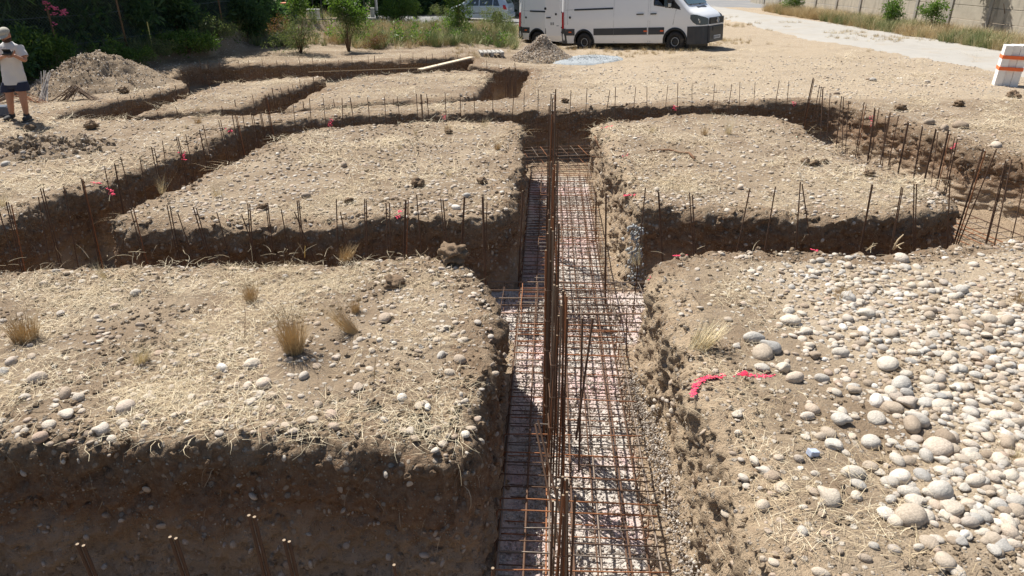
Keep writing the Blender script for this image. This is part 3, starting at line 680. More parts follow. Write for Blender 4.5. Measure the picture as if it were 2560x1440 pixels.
cage('rebar cage in the right hand trench beside the sunlit soil wall', tuple(P(2085, 318)[:2]), (7.35, 6.9), 0.7, FZ + 0.0, FZ + 0.24, 0.2, 4, orange=0.3)
cage('rebar cage in the near trench below the camera', (-4.5, 2.55), (-0.45, 2.55), 0.8, FZ, FZ + 0.22, 0.2, 4, orange=0.2)

def line_bars(tops, a, b, label, group, r=0.0062, zb=-0.93, mats=(M_RUST_D, M_RUST_D, M_RUST_O), name='starter_bar'):
    """upright bars: (top px, top py, foot-side px, py, bars in the bundle), standing in the vertical plane through a and b"""
    for i, it in enumerate(tops):
        tx, ty, bx, by, k = it
        pt = Pplane(tx, ty, a, b); pb = Pplane(bx, by, a, b); d = pt - pb
        base = pb + d * ((zb - pb.z) / d.z); base.y = pt.y + (base.y - pt.y) * 0.6
        if (base - pt).xy.length > 0.5: base.xy = pt.xy + (base - pt).xy.normalized() * 0.5
        z_max = pt.z
        for q in range(k):
            o = Vector(((q - (k - 1) / 2) * r * 2.6, (q % 2) * r * 2.0, 0)); tilt = Vector((random.uniform(-.012, .012), random.uniform(-.02, .02), 0))
            top = pt + o + tilt - Vector((0, 0, 0.03 * q * random.random()))
            b0 = base + o
            ob = bar(name, b0, top, r * random.uniform(.9, 1.15), mats[(i * 3 + q) % len(mats)]); tag(ob, label, 'rebar', group)
L1 = [(332, 520, 352, 600, 3), (418, 512, 436, 600, 2), (443, 530, 460, 580, 1), (488, 516, 503, 570, 2), (543, 529, 556, 575, 1), (603, 535, 612, 560, 1), (622, 507, 628, 600, 2), (666, 507, 676, 600, 2), (705, 523, 716, 590, 1), (734, 528, 752, 570, 1), (744, 501, 752, 580, 2), (839, 499, 843, 620, 1), (851, 530, 860, 575, 1), (915, 495, 917, 600, 2), (969, 507, 973, 630, 2), (1017, 499, 1013, 620, 3), (1042, 486, 1052, 610, 1), (1103, 496, 1113, 600, 2), (1163, 491, 1156, 600, 2), (1208, 490, 1212, 640, 2), (1217, 504, 1214, 640, 1)]
line_bars(L1, (-5, 7.42), (5, 7.34), 'dark upright starter bar standing in the cross trench in front of the middle left block', 'starter bars in front of the middle left block')
L5 = [(1614, 468, 1592, 690, 1), (1647, 475, 1655, 620, 2), (1729, 482, 1735, 600, 2), (1876, 471, 1846, 615, 2), (1939, 465, 1918, 590, 1), (2002, 455, 1991, 620, 2), (2007, 459, 2018, 540, 1), (2179, 460, 2150, 625, 2), (2256, 466, 2228, 625, 2), (2290, 459, 2286, 625, 2), (2379, 456, 2370, 620, 2)]
line_bars(L5, (-5, 7.40), (7, 7.30), 'rusty upright starter bar standing in the cross trench in front of the middle right block', 'starter bars in front of the middle right block')
L3 = [(3, 528, 22, 610, 1), (19, 505, 44, 640, 3), (94, 493, 103, 560, 1), (105, 470, 120, 540, 2), (160, 465, 168, 525, 1), (204, 445, 240, 620, 3), (260, 418, 282, 530, 1), (286, 408, 302, 515, 2), (300, 392, 320, 470, 1), (349, 393, 357, 450, 1), (380, 367, 390, 420, 2), (404, 352, 412, 412, 1), (443, 340, 452, 380, 2), (465, 335, 472, 375, 1), (497, 325, 505, 362, 2), (509, 312, 520, 360, 1), (549, 300, 558, 340, 2), (580, 287, 588, 330, 1), (588, 284, 600, 335, 3), (606, 282, 612, 320, 1), (631, 281, 637, 320, 2)]
line_bars(L3, P(20, 610), P(690, 322), 'upright starter bar standing in the slanting trench left of the middle left block', 'starter bars in the slanting left trench')
L2 = [(651, 280, 657, 312, 2), (665, 236, 678, 312, 3), (732, 243, 738, 310, 1), (775, 245, 779, 306, 1), (809, 245, 815, 310, 1), (854, 245, 857, 320, 1), (876, 245, 884, 300, 1), (919, 243, 924, 300, 1), (961, 240, 966, 305, 1), (994, 240, 1000, 294, 1), (1042, 235, 1045, 300, 1), (1053, 235, 1057, 293, 2), (1065, 235, 1071, 293, 1), (1113, 230, 1116, 296, 1), (1150, 232, 1153, 300, 1), (1186, 232, 1189, 300, 1), (1232, 232, 1234, 292, 1), (1284, 242, 1281, 285, 1), (1310, 230, 1309, 300, 1), (1344, 223, 1344, 330, 1), (1429, 225, 1423, 345, 1), (1467, 220, 1462, 325, 1), (1525, 225, 1517, 275, 1), (1539, 218, 1537, 280, 1), (1590, 217, 1583, 290, 1), (1619, 217, 1618, 285, 1), (1670, 212, 1661, 290, 1), (1694, 208, 1693, 268, 1), (1729, 213, 1729, 275, 1), (1788, 210, 1781, 278, 1), (1793, 250, 1792, 280, 1), (1830, 210, 1820, 280, 1), (1849, 204, 1847, 270, 1), (1887, 204, 1883, 268, 1), (1949, 202, 1940, 256, 1), (1971, 203, 1967, 258, 1)]
nb = [P(650, 318), P(1000, 300), P(1300, 289), P(1480, 288), P(2000, 270)]
for i in range(4):
    lo, hi = (0, 1000, 1300, 1480)[i], (1000, 1300, 1480, 3000)[i]
    line_bars([b for b in L2 if lo <= b[0] < hi], nb[i], nb[i + 1], 'thin upright starter bar in the back trench behind the middle blocks', 'starter bars in the back trench', r=0.0065)
L4 = [(2034, 195, 2008, 305, 3), (2051, 213, 2030, 320, 1), (2055, 217, 2042, 320, 1), (2058, 220, 2060, 325, 2), (2077, 232, 2076, 320, 1), (2106, 240, 2098, 350, 2), (2108, 242, 2118, 350, 1), (2122, 252, 2122, 360, 1), (2164, 255, 2148, 360, 3), (2190, 270, 2180, 360, 2), (2196, 268, 2182, 370, 1), (2213, 291, 2215, 360, 1), (2226, 279, 2212, 360, 2), (2245, 290, 2232, 360, 1), (2272, 302, 2262, 362, 2), (2306, 316, 2298, 400, 2), (2342, 322, 2322, 420, 2), (2346, 330, 2350, 425, 1), (2374, 326, 2346, 480, 3), (2391, 346, 2372, 480, 2), (2462, 370, 2412, 520, 3), (2492, 372, 2442, 470, 1), (2520, 402, 2478, 600, 2), (2529, 398, 2508, 590, 1), (2556, 470, 2540, 600, 1)]
nr4 = [P(2050, 305), P(2300, 420), P(2510, 560)]
line_bars([b for b in L4 if b[0] < 2250], nr4[0], nr4[1], 'rusty starter bar standing at the far end of the right hand trench', 'starter bars in the right hand trench', r=0.0068)
line_bars([b for b in L4 if b[0] >= 2250], nr4[1], nr4[2], 'rusty starter bar leaning in front of the sunlit wall of the right hand trench', 'leaning starter bars in the right hand trench', r=0.0068)
for (tx, ty, n_) in ((193, 1360, 2), (425, 1342, 2), (622, 1288, 2), (710, 1350, 2), (985, 1412, 1), (1232, 1420, 1)):
    pt = Pd(tx, ty, 2.75); 
    for q in range(n_):
        o = Vector((q * 0.022, q * .01, -q * .02)); ob = bar('starter_bar', (pt.x + .03 + o.x, 2.78, -0.95), pt + o, 0.0090, M_RUST_D)
        tag(ob, 'rusty starter bar with pale sawn end in the near trench', 'rebar', 'starter bars in the near trench')
# column starters on the centre line of the main trench
def column(y, x, tops, label, r=0.0078, spread=0.05, lean=0.0):
    root = empty('column_cage', (x, y, FZ), 0, label, 'rebar cage', 'column starter cages in the main trench')
    for i, zt in enumerate(tops):
        a = 2 * math.pi * i / len(tops) + .4; dx, dy = spread * math.cos(a), spread * math.sin(a) * 1.6
        bar('upright_bar', (dx * 1.2, dy, 0), (dx * random.uniform(.1, 1.3) + lean, dy * .8, zt - FZ), r, (M_RUST_D, M_RUST_O, M_RUST_D, M_STEEL)[i % 4], root)
    z = 0.35
    while z < min(tops) - FZ - .1:
        mb = MB(); s = spread; mb.tube([(-s, -s * 1.6, 0), (s, -s * 1.6, .005), (s, s * 1.6, 0), (-s, s * 1.6, -.005), (-s, -s * 1.6, 0)], 0.004, 5); mb.build('tie', M_RUST_D, root, loc=(lean * z / 2, 0, z)); z += 0.27
def colx(px, py, y): return Pd(px, py, y).x
column(9.1, colx(1385, 240, 9.1), [1.30, 1.22, 1.18, 1.24, 1.10, 1.0, .9, 1.15, .8], 'bundle of tall starter bars rising from the main trench farthest from the camera')
column(7.6, colx(1385, 430, 7.6), [0.80, 0.72, 0.64, 0.76, 00.6, 0.7, .5, .78], 'shorter bundle of starter bars halfway along the main trench between the middle blocks', spread=.05)
column(5.0, colx(1390, 545, 5.0), [0.98, 1.02, 0.93, 1.0, 0.9, 0.78, .7, .95, .6, .85], 'dense bundle of tall bars in the main trench just this side of the crossing', spread=.05, lean=-.03)
column(4.35, colx(1402, 720, 4.35), [0.72, 0.68, 0.5, 0.75, .6, .4, .8, .66, .55, .7], 'bundle of starter bars in the main trench between the near blocks', spread=.06)
column(3.1, colx(1418, 1045, 3.1), [0.14, 0.10, 0.12, 0.06, 0.0, .08, -.05, .11, .05], 'thick bundle of bars with wire tied tops in the near part of the main trench', spread=.05)
column(2.25, colx(1420, 1260, 2.25), [-0.02, 0.05, -0.06, 0.0, -.1, .02], 'nearest bundle of starter bars with bright tied tops at the bottom of the picture', spread=.045)
def lean_bars(lst, label):
    root = empty('leaning_bars', tuple(lst[0][0]), 0, label, 'rebar', 'loose bars leaning in the main trench')
    for a, b in lst: bar('rod', Vector(a) - Vector(lst[0][0]), Vector(b) - Vector(lst[0][0]), 0.0085, M_RUST_D, root)
v0 = Pd(1440, 1200, 4.15)
lean_bars([(Pd(1447, 1180, 4.2), Pd(1456, 795, 4.5)), (Pd(1440, 1100, 4.25), Pd(1482, 795, 4.5))], 'two thin rods spreading into a V beside the central bars')
lean_bars([(Pd(1402, 1290, 3.75), Pd(1345, 1050, 4.2)), (Pd(1409, 1420, 3.4), Pd(1338, 1060, 4.1))], 'two rusty rods leaning left against the central bars low in the main trench')
def pin(px, py0, py1, y, label):
    a = Pd(px, py1, y); a.z = max(a.z, -1.0); b = Pd(px + (2 if py0 < 1000 else 5), py0, y); tag(bar('survey_pin', a, b, 0.006, M_RUST_D), label, 'steel pin', 'steel pins set in the trench bottom')
pin(1565, 770, 915, 6.3, 'thin steel pin in a white mortar blob at the right edge of the trench bottom')
pin(1659, 1215, 1345, 4.05, 'short steel pin beside the right foot of the main trench, nearest to the camera')
for (tx, ty, bx, by, yy, n_) in ((1515, 482, 1516, 720, 7.45, 1), (1307, 477, 1296, 690, 8.0, 1), (1490, 478, 1492, 560, 9.6, 1), (1382, 420, 1378, 560, 8.5, 1)):
    a = Pd(bx, by, yy); b = Pd(tx, ty, yy); a.z = -.95
    tag(bar('starter_bar', a, b, 0.010, M_RUST_D), 'single dark starter bar standing against the wall of the main trench', 'rebar', 'single bars in the main trench')
# bars of the far trenches
def row_bars(pts, step, h, label, group, r=0.0065, zb=-0.45, jit=0.1):
    p = [P(*q) for q in pts]; 
    for a, b in zip(p[:-1], p[1:]):
        n = max(1, int((b - a).length / step))
        for i in range(n):
            q = a.lerp(b, (i + random.uniform(.2, .8)) / n); zt = ground_z(q.x, q.y) + random.uniform(*h); 
            tag(bar('starter_bar', (q.x, q.y, zb), (q.x + random.uniform(-.05, .05), q.y, zt), r * random.choice((1, 1, 1.5)), M_RUST_D), label, 'rebar', group)
row_bars([(478, 170), (640, 166), (900, 158), (1040, 154), (1165, 146)], 0.33, (.12, .24), 'thin starter bar along the farthest trench below the weeds', 'starter bars in the farthest trench')
row_bars([(500, 204), (640, 194), (840, 183), (1040, 172), (1160, 163)], 0.42, (.05, .16), 'short starter bar on the near side of the farthest trench', 'near side bars of the farthest trench')
row_bars([(270, 268), (360, 250), (450, 224), (500, 214)], 0.35, (.08, .2), 'short starter bar in the trench beside the big soil heap', 'starter bars beside the soil heap')
row_bars([(560, 266), (660, 250), (760, 214), (820, 198)], 0.32, (.08, .2), 'starter bar in the slanting trench between the two far blocks', 'starter bars between the far blocks')
row_bars([(330, 289), (500, 282), (640, 276), (860, 264), (1050, 257), (1200, 246)], 0.55, (.05, .16), 'short starter bar in the shallow trench in front of the far blocks', 'starter bars in front of the far blocks')
row_bars([(1200, 168), (1270, 167), (1315, 168)], 0.4, (.15, .3), 'starter bar at the back of the deep dark far trench', 'starter bars in the deep far trench')
for i in range(12):
    q = P(1262 + i * 2.5, 190 + (i % 4) * 6); tag(bar('starter_bar', (q.x, q.y, -1.0), (q.x + random.uniform(-.04, .04), q.y, random.uniform(.05, .35)), .008, M_RUST_D), 'tall starter bar of the cluster in the deep far trench', 'rebar', 'bar cluster in the deep far trench')

# every bar gets its own label: its place counted from the left among the bars of its group
ORD = ['leftmost', 'second', 'third', 'fourth', 'fifth', 'sixth', 'seventh', 'eighth', 'ninth', 'tenth', 'eleventh', 'twelfth', 'thirteenth', 'fourteenth', 'fifteenth', 'sixteenth', 'seventeenth', 'eighteenth', 'nineteenth']
TENS = ['', '', 'twenty', 'thirty', 'forty', 'fifty']; UN = ['', 'first', 'second', 'third', 'fourth', 'fifth', 'sixth', 'seventh', 'eighth', 'ninth']; TT = {20: 'twentieth', 30: 'thirtieth', 40: 'fortieth'}
def ordinal(i):
    n = i + 1
    if n <= 19: return ORD[i]
    return TT[n] if n in TT else TENS[n // 10] + '-' + UN[n % 10]
def number_group(group, phrase):
    ob = [o for o in SC.objects if o.get('group') == group and o.get('category')]
    ob.sort(key=lambda o: o.location.x / max(o.location.y, .1)); n = len(ob)
    for i, o in enumerate(ob):
        o['label'] = ('rightmost' if i == n - 1 and n > 1 else ordinal(i) + (' from the left' if i else '')) + ' of the ' + phrase
for g, ph in (('starter bars in front of the middle left block', 'dark starter bars before the middle left block'), ('starter bars in front of the middle right block', 'rusty starter bars before the middle right block'),
              ('starter bars in the slanting left trench', 'starter bars in the slanting left trench'), ('starter bars in the back trench', 'thin starter bars behind the middle blocks'), ('starter bars in the right hand trench', 'bars at the right trench\'s far end'),
              ('leaning starter bars in the right hand trench', 'leaning bars before the sunlit trench wall'), ('starter bars in the near trench', 'rusty bars in the near trench'), ('starter bars in the farthest trench', 'thin bars under the weeds'),
              ('near side bars of the farthest trench', 'short bars on the farthest trench\'s near side'), ('starter bars beside the soil heap', 'short bars beside the soil heap'), ('starter bars between the far blocks', 'bars between the two far blocks'),
              ('starter bars in front of the far blocks', 'short bars before the far blocks'), ('starter bars in the deep far trench', 'bars at the back of the deep far trench'), ('bar cluster in the deep far trench', 'tall clustered bars in the deep far trench'), ('single bars in the main trench', 'single dark bars in the main trench')): number_group(g, ph)
# ------------------------------------------------------------------ finding ground under a pixel of uneven land
def Pg(px, py):
    d = ray(px, py); y = np.linspace(1.0, 130.0, 5200); t = y / d[1]; x = d[0] * t; z = CAM_H + d[2] * t
    k = np.nonzero(z < hgt(x, y))[0]
    if not len(k): return P(px, max(py, 0))
    i = k[0]; return Vector((float(x[i]), float(y[i]), float(hgt(x[i:i + 1], y[i:i + 1])[0])))
def paint(name, col, rough=0.28, dust=0.25):
    m, t, b = nodes(name); n = N(t); co = n('ShaderNodeTexCoord').outputs['Object']
    z = n('ShaderNodeSeparateXYZ', {0: co}).outputs[2]
    low = n.map(z, 1.1, 0.3); f = n.noise(co, 2.2, 5, 0.65)
    k = n.math('MULTIPLY', n.math('ADD', n.math('MULTIPLY', low, 0.8), n.math('MULTIPLY', f, 0.35)), dust, True)
    t.links.new(n.mix(k, col, (0.42, 0.36, 0.28)), b.inputs['Base Color'])
    t.links.new(n.map(k, 0, 0.5, rough, 0.7), b.inputs['Roughness']); b.inputs['Coat Weight'].default_value = 0.3; return m
M_VWHITE = paint('white_van_paint', (0.80, 0.81, 0.82)); M_TRIM = paint('dark_grey_plastic', (0.020, 0.026, 0.036), 0.6, 0.04)
M_SILVER = paint('silver_blue_paint', (0.50, 0.58, 0.66), 0.25, 0.12); M_SILVER.node_tree.nodes['Principled BSDF'].inputs['Metallic'].default_value = 0.25
M_BLACK = simple('black_plastic', (0.018, 0.019, 0.021), 0.45); M_TYRE = simple('tyre_rubber', (0.022, 0.021, 0.021), 0.85, dirt=(0.09, 0.075, 0.06), dscale=5)
M_RIM = simple('grey_wheel_ring', (0.34, 0.35, 0.36), 0.4, 0.6); M_RED = simple('red_lamp_plastic', (0.42, 0.012, 0.025), 0.25, spec=0.6)
M_ORANGE = simple('orange_reflector', (0.75, 0.13, 0.03), 0.35); M_SILV = simple('chrome', (0.75, 0.77, 0.8), 0.2, 0.9)
M_INT = simple('dark_interior', (0.03, 0.03, 0.033), 0.8); M_LAMP = simple('headlamp_reflector', (0.55, 0.58, 0.6), 0.15, 0.7); M_PLATE = simple('plate', (0.62, 0.64, 0.66), 0.4); M_INK = simple('ink', (0.06, 0.065, 0.07), 0.5)
def glass_mat(name, tint, rough=0.03):
    m, t, b = nodes(name); b.inputs['Base Color'].default_value = (*tint, 1); b.inputs['Roughness'].default_value = rough; b.inputs['Specular IOR Level'].default_value = 0.8
    b.inputs['Alpha'].default_value = 0.72; return m
M_GLASS = glass_mat('tinted_window_glass', (0.03, 0.045, 0.055))
def in_poly(x, y, poly):
    c = False
    for i in range(len(poly)):
        (ax, ay), (bx, by) = poly[i - 1], poly[i]
        if (ay > y) != (by > y) and x < (bx - ax) * (y - ay) / (by - ay) + ax: c = not c
    return c
def loft_body(spec, step=0.05, nz=34):
    """shell from a length profile: spec gives top(x), half-width(x, z), sill(x)"""
    xs = np.arange(spec['x0'], spec['x1'] + 1e-6, step); V, F = [], []; cols = 2 * nz
    for x in xs:
        top = spec['top'](x); sill = spec['sill'](x); r = min(spec.get('r', 0.16), (top - sill) * 0.4)
        half = []
        zs = np.linspace(sill, top - r, nz - 8)
        for z in zs: half.append((spec['wid'](x, z), z))
        w = spec['wid'](x, top - r)
        for k in range(1, 9):
            a = k / 8 * math.pi / 2; rr = r * 1.3
            if k < 8: half.append((w - rr * (1 - math.cos(a)) if w > rr else w * math.cos(a), top - r + r * math.sin(a)))
            else: half.append((0.0, top + 0.02))
        V += [(x, -y, z) for y, z in half] + [(x, y, z) for y, z in half[::-1]]
    m = len(half) * 2
    for i in range(len(xs) - 1):
        for k in range(m): a = i * m + k; b = i * m + (k + 1) % m; F.append((a, b, b + m, a + m))
    F.append(tuple(range(m))); F.append(tuple(range((len(xs) - 1) * m, len(xs) * m))[::-1])
    return V, F
def side_patch(mb, poly, wid, side, off=0.006, n=8, thick=0.0):
    """thin panel following the side of a body: poly in (x, z)"""
    def pt(x, z, o): return (x, side * (wid(x, z) + o), z)
    # subdivide edges, fan-free: build as grid between lower and upper chains if quad, else ngon
    pts = []
    for i in range(len(poly)):
        a, b = poly[i], poly[(i + 1) % len(poly)]
        for k in range(n): pts.append((a[0] + (b[0] - a[0]) * k / n, a[1] + (b[1] - a[1]) * k / n))
    o = [pt(x, z, off) for x, z in pts]; i_ = [pt(x, z, -0.02) for x, z in pts]; m = len(pts)
    mb.add(o + i_, [tuple(range(m))] + [(k, (k + 1) % m, m + (k + 1) % m, m + k) for k in range(m)])
def wheel(parent, x, y, side, r=0.345, w=0.22, ring=True):
    root = link('wheel', None, None, parent, (x, y, r)); root.empty_display_size = .1
    def lathe(name, prof, mat, n=40):
        V, F = [], []
        for k in range(n):
            a = 2 * math.pi * k / n
            for (q, rr) in prof: V.append((rr * math.cos(a), side * q, rr * math.sin(a)))
        m = len(prof)
        for k in range(n):
            for j in range(m - 1): a = k * m + j; b = ((k + 1) % n) * m + j; F.append((a, b, b + 1, a + 1))
        mb = MB(); mb.add(V, F); return mb.build(name, mat, root, smooth=True)
    lathe('tyre', [(-w / 2, r * .62), (-w / 2, r * .88), (-w * .42, r * .97), (-w * .2, r), (w * .2, r), (w * .42, r * .97), (w / 2, r * .88), (w / 2 + .008, r * .75), (w / 2, r * .62)], M_TYRE)
    lathe('rim', [(w / 2 - .01, r * .64), (w * .30, r * .60), (w * .22, r * .42), (w * .30, r * .34), (w * .34, r * .2), (w * .34, .001)], M_BLACK)
    if ring: lathe('rim_ring', [(w * .42, r * .44), (w * .46, r * .43), (w * .46, r * .38), (w * .40, r * .37)], M_RIM)
    return root

def wid_v(x, z):
    w = 0.985 if z < 1.15 else 0.985 - 0.125 * ((z - 1.15) / 1.3) ** 1.25
    if z < 0.5: w -= 0.03 * (0.5 - z) / .2
    if x > 4.2: w -= 0.055 * min(1, (x - 4.2) / .9) ** 2
    if x > 5.0: w -= 0.42 * ((x - 5.0) / .55) ** 3.0
    if x < 0.12: w -= 0.04 * (1 - x / .12) ** 2
    return w
def top_v(x):
    if x < 3.75: return 2.42 - 0.03 * max(0, (0.3 - x) / .3) ** 2
    return float(np.interp(x, [3.75, 4.0, 4.2, 4.82, 4.95, 5.2, 5.38, 5.5, 5.56], [2.42, 2.36, 2.2, 1.53, 1.42, 1.29, 1.17, 1.02, 0.9]))
def sill_v(x): return float(np.interp(x, [0, 0.3, 4.9, 5.3, 5.56], [0.36, 0.31, 0.31, 0.27, 0.36]))
WBX = (1.05, 4.47)
SIDEWIN = [(3.62, 1.60), (3.62, 2.12), (3.95, 2.12), (4.62, 1.46), (4.2, 1.50)]
def make_van(label, door_open):
    root = empty('van', (0, 0, 0), 0, label, 'van', 'white vans parked behind the excavation')
    V, F = loft_body({'x0': 0.0, 'x1': 5.56, 'top': top_v, 'wid': wid_v, 'sill': sill_v, 'r': 0.15})
    V = [(x, y, z) for x, y, z in V]; keep = []
    for f in F:
        if len(f) > 4: keep.append(f); continue
        cx = sum(V[i][0] for i in f) / 4; cy = sum(V[i][1] for i in f) / 4; cz = sum(V[i][2] for i in f) / 4
        if abs(cy) > 0.6 and any((cx - a) ** 2 + (cz - .36) ** 2 < 0.44 ** 2 for a in WBX): continue
        if abs(cy) > 0.6 and in_poly(cx, cz, SIDEWIN) and cy < 0: continue
        keep.append(f)
    mb = MB(); mb.add(V, keep); body = mb.build('body', M_VWHITE, root, smooth=True)
    md = body.modifiers.new('e', 'EDGE_SPLIT'); md.split_angle = R(38)
    # dark inside of the wheel houses and of the cab
    for a in WBX: mb = MB(); mb.box((a, 0, 0.42), (0.92, 1.55, 0.7)); mb.build('wheel_house', M_BLACK, root)
    mb = MB(); mb.box((3.35, 0, 1.4), (0.04, 1.6, 1.6)); mb.box((4.0, 0.35, 1.25), (1.2, 1.1, 0.5)); mb.box((3.6, 0.45, 1.7), (.14, .5, .6)); mb.build('cab_interior', M_INT, root)
    S = -1
    for side in (-1, 1):
        # dark protective band, in pieces between the wheels
        def band(x0, x1, z0=0.60, z1=0.84, nm='side_band', m=M_TRIM, off=0.014): 
            q = MB(); side_patch(q, [(x0, z0), (x1, z0), (x1, z1), (x0, z1)], wid_v, side, off); return q.build(nm, m, root)
        band(0.22, 0.62); band(1.50, 2.22); band(2.23, 3.36); band(3.42, 4.05)
        for a in WBX:                                          # wheel arch trims
            q = MB(); n = 18; Vs = []
            for k in range(n + 1):
                t_ = math.pi * (-0.06 + 1.12 * k / n); c, s = math.cos(t_), math.sin(t_)
                for rr, o in ((.40, .0), (.47, .018), (.455, -.05)):
                    xx, zz = a + rr * c, .36 + rr * s; Vs.append((xx, side * (wid_v(min(xx, 5.2), max(zz, .3)) + o), zz))
            Fs = [(3 * k + j, 3 * k + j + 1, 3 * k + j + 4, 3 * k + j + 3) for k in range(n) for j in (0, 1)]
            q.add(Vs, Fs); q.build('wheel_arch', M_BLACK, root, smooth=True)
        # doors: thin dark joints, rail, handles
        q = MB()
        for xx, z0, z1 in ((2.225, .34, 2.25), (3.39, .34, 2.25), (3.47, .34, 2.2), (0.30, 1.0, 2.25), (0.16, 1.0, 2.25)): side_patch(q, [(xx, z0), (xx + .010, z0), (xx + .010, z1), (xx, z1)], wid_v, side, .003)
        side_patch(q, [(4.38, .92), (4.39, .92), (4.50, 1.46), (4.49, 1.46)], wid_v, side, .003); side_patch(q, [(0.2, 1.53), (2.2, 1.53), (2.2, 1.537), (.2, 1.537)], wid_v, side, .003)
        q.build('door_joint', M_BLACK, root)
        q = MB(); side_patch(q, [(0.62, 1.50), (2.2, 1.50), (2.2, 1.56), (.62, 1.56)], wid_v, side, .016); q.build('door_rail', M_TRIM, root)
        for xx in (3.12, 3.62): q = MB(); q.box((xx, side * (wid_v(xx, 1.3) + .025), 1.30), (.23, .04, .045)); q.build('door_handle', M_BLACK, root, bevel=.012)
        q = MB(); side_patch(q, [(0.0, 0.86), (0.12, 0.86), (0.12, 1.46), (0.02, 1.46)], wid_v, side, .02, 4); q.build('tail_light', M_RED, root)
        q = MB(); side_patch(q, [(-0.01, 0.30), (0.24, 0.30), (0.2, .858), (-0.01, .858)], wid_v, side, .022, 4); q.build('bumper_corner', M_TRIM, root)
        for xx in (0.35, 3.25, 3.9): q = MB(); side_patch(q, [(xx, .70), (xx + .13, .70), (xx + .13, .745), (xx, .745)], wid_v, side, .022, 2); q.build('side_marker', M_ORANGE, root)
        q = MB(); q.tube([(0.42, side * .985, 1.26), (0.42, side * 1.0, 1.26)], .045, 16); q.build('fuel_cap' if side < 0 else 'vent_cap', M_BLACK, root)
        # mirror and its black triangle
        q = MB(); side_patch(q, [(4.14, 1.52), (4.66, 1.40), (4.3, 1.83), (4.14, 2.0)], wid_v, side, .012, 3); q.build('mirror_triangle', M_BLACK, root)
        q = MB(); q.box((4.30, side * 1.08, 1.85), (.14, .20, .42)); mo = q.build('mirror', M_BLACK, root, bevel=.03); q = MB(); q.box((4.31, side * 1.10, 1.58), (.10, .12, .12)); q.build('lens', M_LAMP, mo, bevel=.02)
        # headlamp wraps round the corner
        q = MB(); pts = []
        for xx, z0, z1 in ((5.02, 1.10, 1.22), (5.12, .98, 1.235), (5.24, .90, 1.22), (5.36, .88, 1.17), (5.46, .88, 1.13), (5.52, .89, 1.08)):
            pts += [(xx, side * (wid_v(xx, z0) + .012), z0), (xx, side * (wid_v(xx, z1) + .004), z1)]
        q.add(pts, [(2 * k, 2 * k + 2, 2 * k + 3, 2 * k + 1) for k in range(5)]); hl = q.build('headlight', simple('lamp_glass', (0.05, 0.06, 0.075), 0.08, spec=.9) if side < 0 and door_open else bpy.data.materials['lamp_glass'], root)
        q = MB(); q.box((5.33, side * (wid_v(5.33, 1.0) + .012), .99), (.05, .02, .08)); q.build('bulb', M_LAMP, hl)
        q = MB()                                               # bumper side
        pts = []
        for xx in np.linspace(4.93, 5.56, 9): pts += [(xx, side * (wid_v(xx, .5) + .012), .26), (xx, side * (wid_v(xx, .85) + .014), .845)]
        q.add(pts, [(2 * k, 2 * k + 2, 2 * k + 3, 2 * k + 1) for k in range(8)]); q.build('bumper_side', M_TRIM, root, smooth=True)
        for a in WBX: wheel(root, a, side * (.985 - .13), side)
    # nose
    fx = 5.575
    q = MB(); q.box((fx - .01, 0, 1.0), (.05, 1.14, .22)); g = q.build('grille', M_BLACK, root, bevel=.02)
    for z in (.925, .98, 1.035, 1.085): q = MB(); q.box((fx + .02, 0, z), (.02, 1.06, .018)); q.build('grille_slat', M_TRIM, g)
    q = MB(); q.box((fx - .02, 0, .865), (.06, 1.16, .05)); q.build('nose_bar', M_VWHITE, root, bevel=.015)
    q = MB(); q.box((fx - .03, 0, .56), (.10, 1.16, .56)); q.build('front_bumper', M_TRIM, root, bevel=.04)
    q = MB(); q.box((fx + .025, 0, .74), (.02, .72, .14)); q.build('air_intake', M_BLACK, root)
    q = MB(); q.box((fx + .03, .02, .45), (.015, .52, .11)); pl = q.build('number_plate', M_PLATE, root)
    for k, (dy, w_) in enumerate(((-.19, .05), (-.12, .05), (-.04, .035), (.02, .04), (.08, .035), (.15, .05), (.21, .05))): q = MB(); q.box((fx + .04, -.02 + dy, .45), (.006, w_ * .6, .065)); q.build('plate_character', M_INK, pl)
    # round emblem: ring, V over W
    q = MB(); c = fx + .045; ring = [(c, .085 * math.cos(a), 1.0 + .085 * math.sin(a)) for a in np.linspace(0, 2 * math.pi, 25)]; q.tube(ring, .009, 6)
    q.tube([(c, .035, 1.072), (c, 0, 1.008), (c, -.035, 1.072)], .007, 5); q.tube([(c, .07, 1.04), (c, .035, .932), (c, 0, .992), (c, -.035, .932), (c, -.07, 1.04)], .007, 5); q.build('emblem', M_SILV, root)
    q = MB(); V = []                                           # windscreen
    for x, z in ((4.17, 2.235), (4.8, 1.555)):
        for y in np.linspace(-.76, .76, 9): V.append((x + .025 + .03 * (1 - (y / .76) ** 2), y, z + .012))
    q.add(V, [(k, k + 1, k + 10, k + 9) for k in range(8)]); q.build('windscreen', simple('windscreen_glass', (0.10, 0.16, 0.18), 0.05, spec=.9) if door_open else bpy.data.materials['windscreen_glass'], root, smooth=True)
    q = MB(); q.box((4.91, 0.1, 1.465), (.10, .7, .02)); q.v = [(x, y, z - (x - 4.91) * .55) for x, y, z in q.v]; q.build('bonnet_vent', M_TRIM, root)
    q = MB(); q.tube([(4.86, -.6, 1.53), (4.72, -.1, 1.66)], .008, 5); q.tube([(4.86, .1, 1.53), (4.72, .55, 1.66)], .008, 5); q.build('wiper', M_BLACK, root)
    fr = MB()                                                  # frame and half open pane of the near side window
    P2 = [(x, -(wid_v(x, z) + .008), z) for x, z in SIDEWIN]; fr.tube(P2 + [P2[0]], .022, 6); wf = fr.build('window_frame', M_BLACK, root)
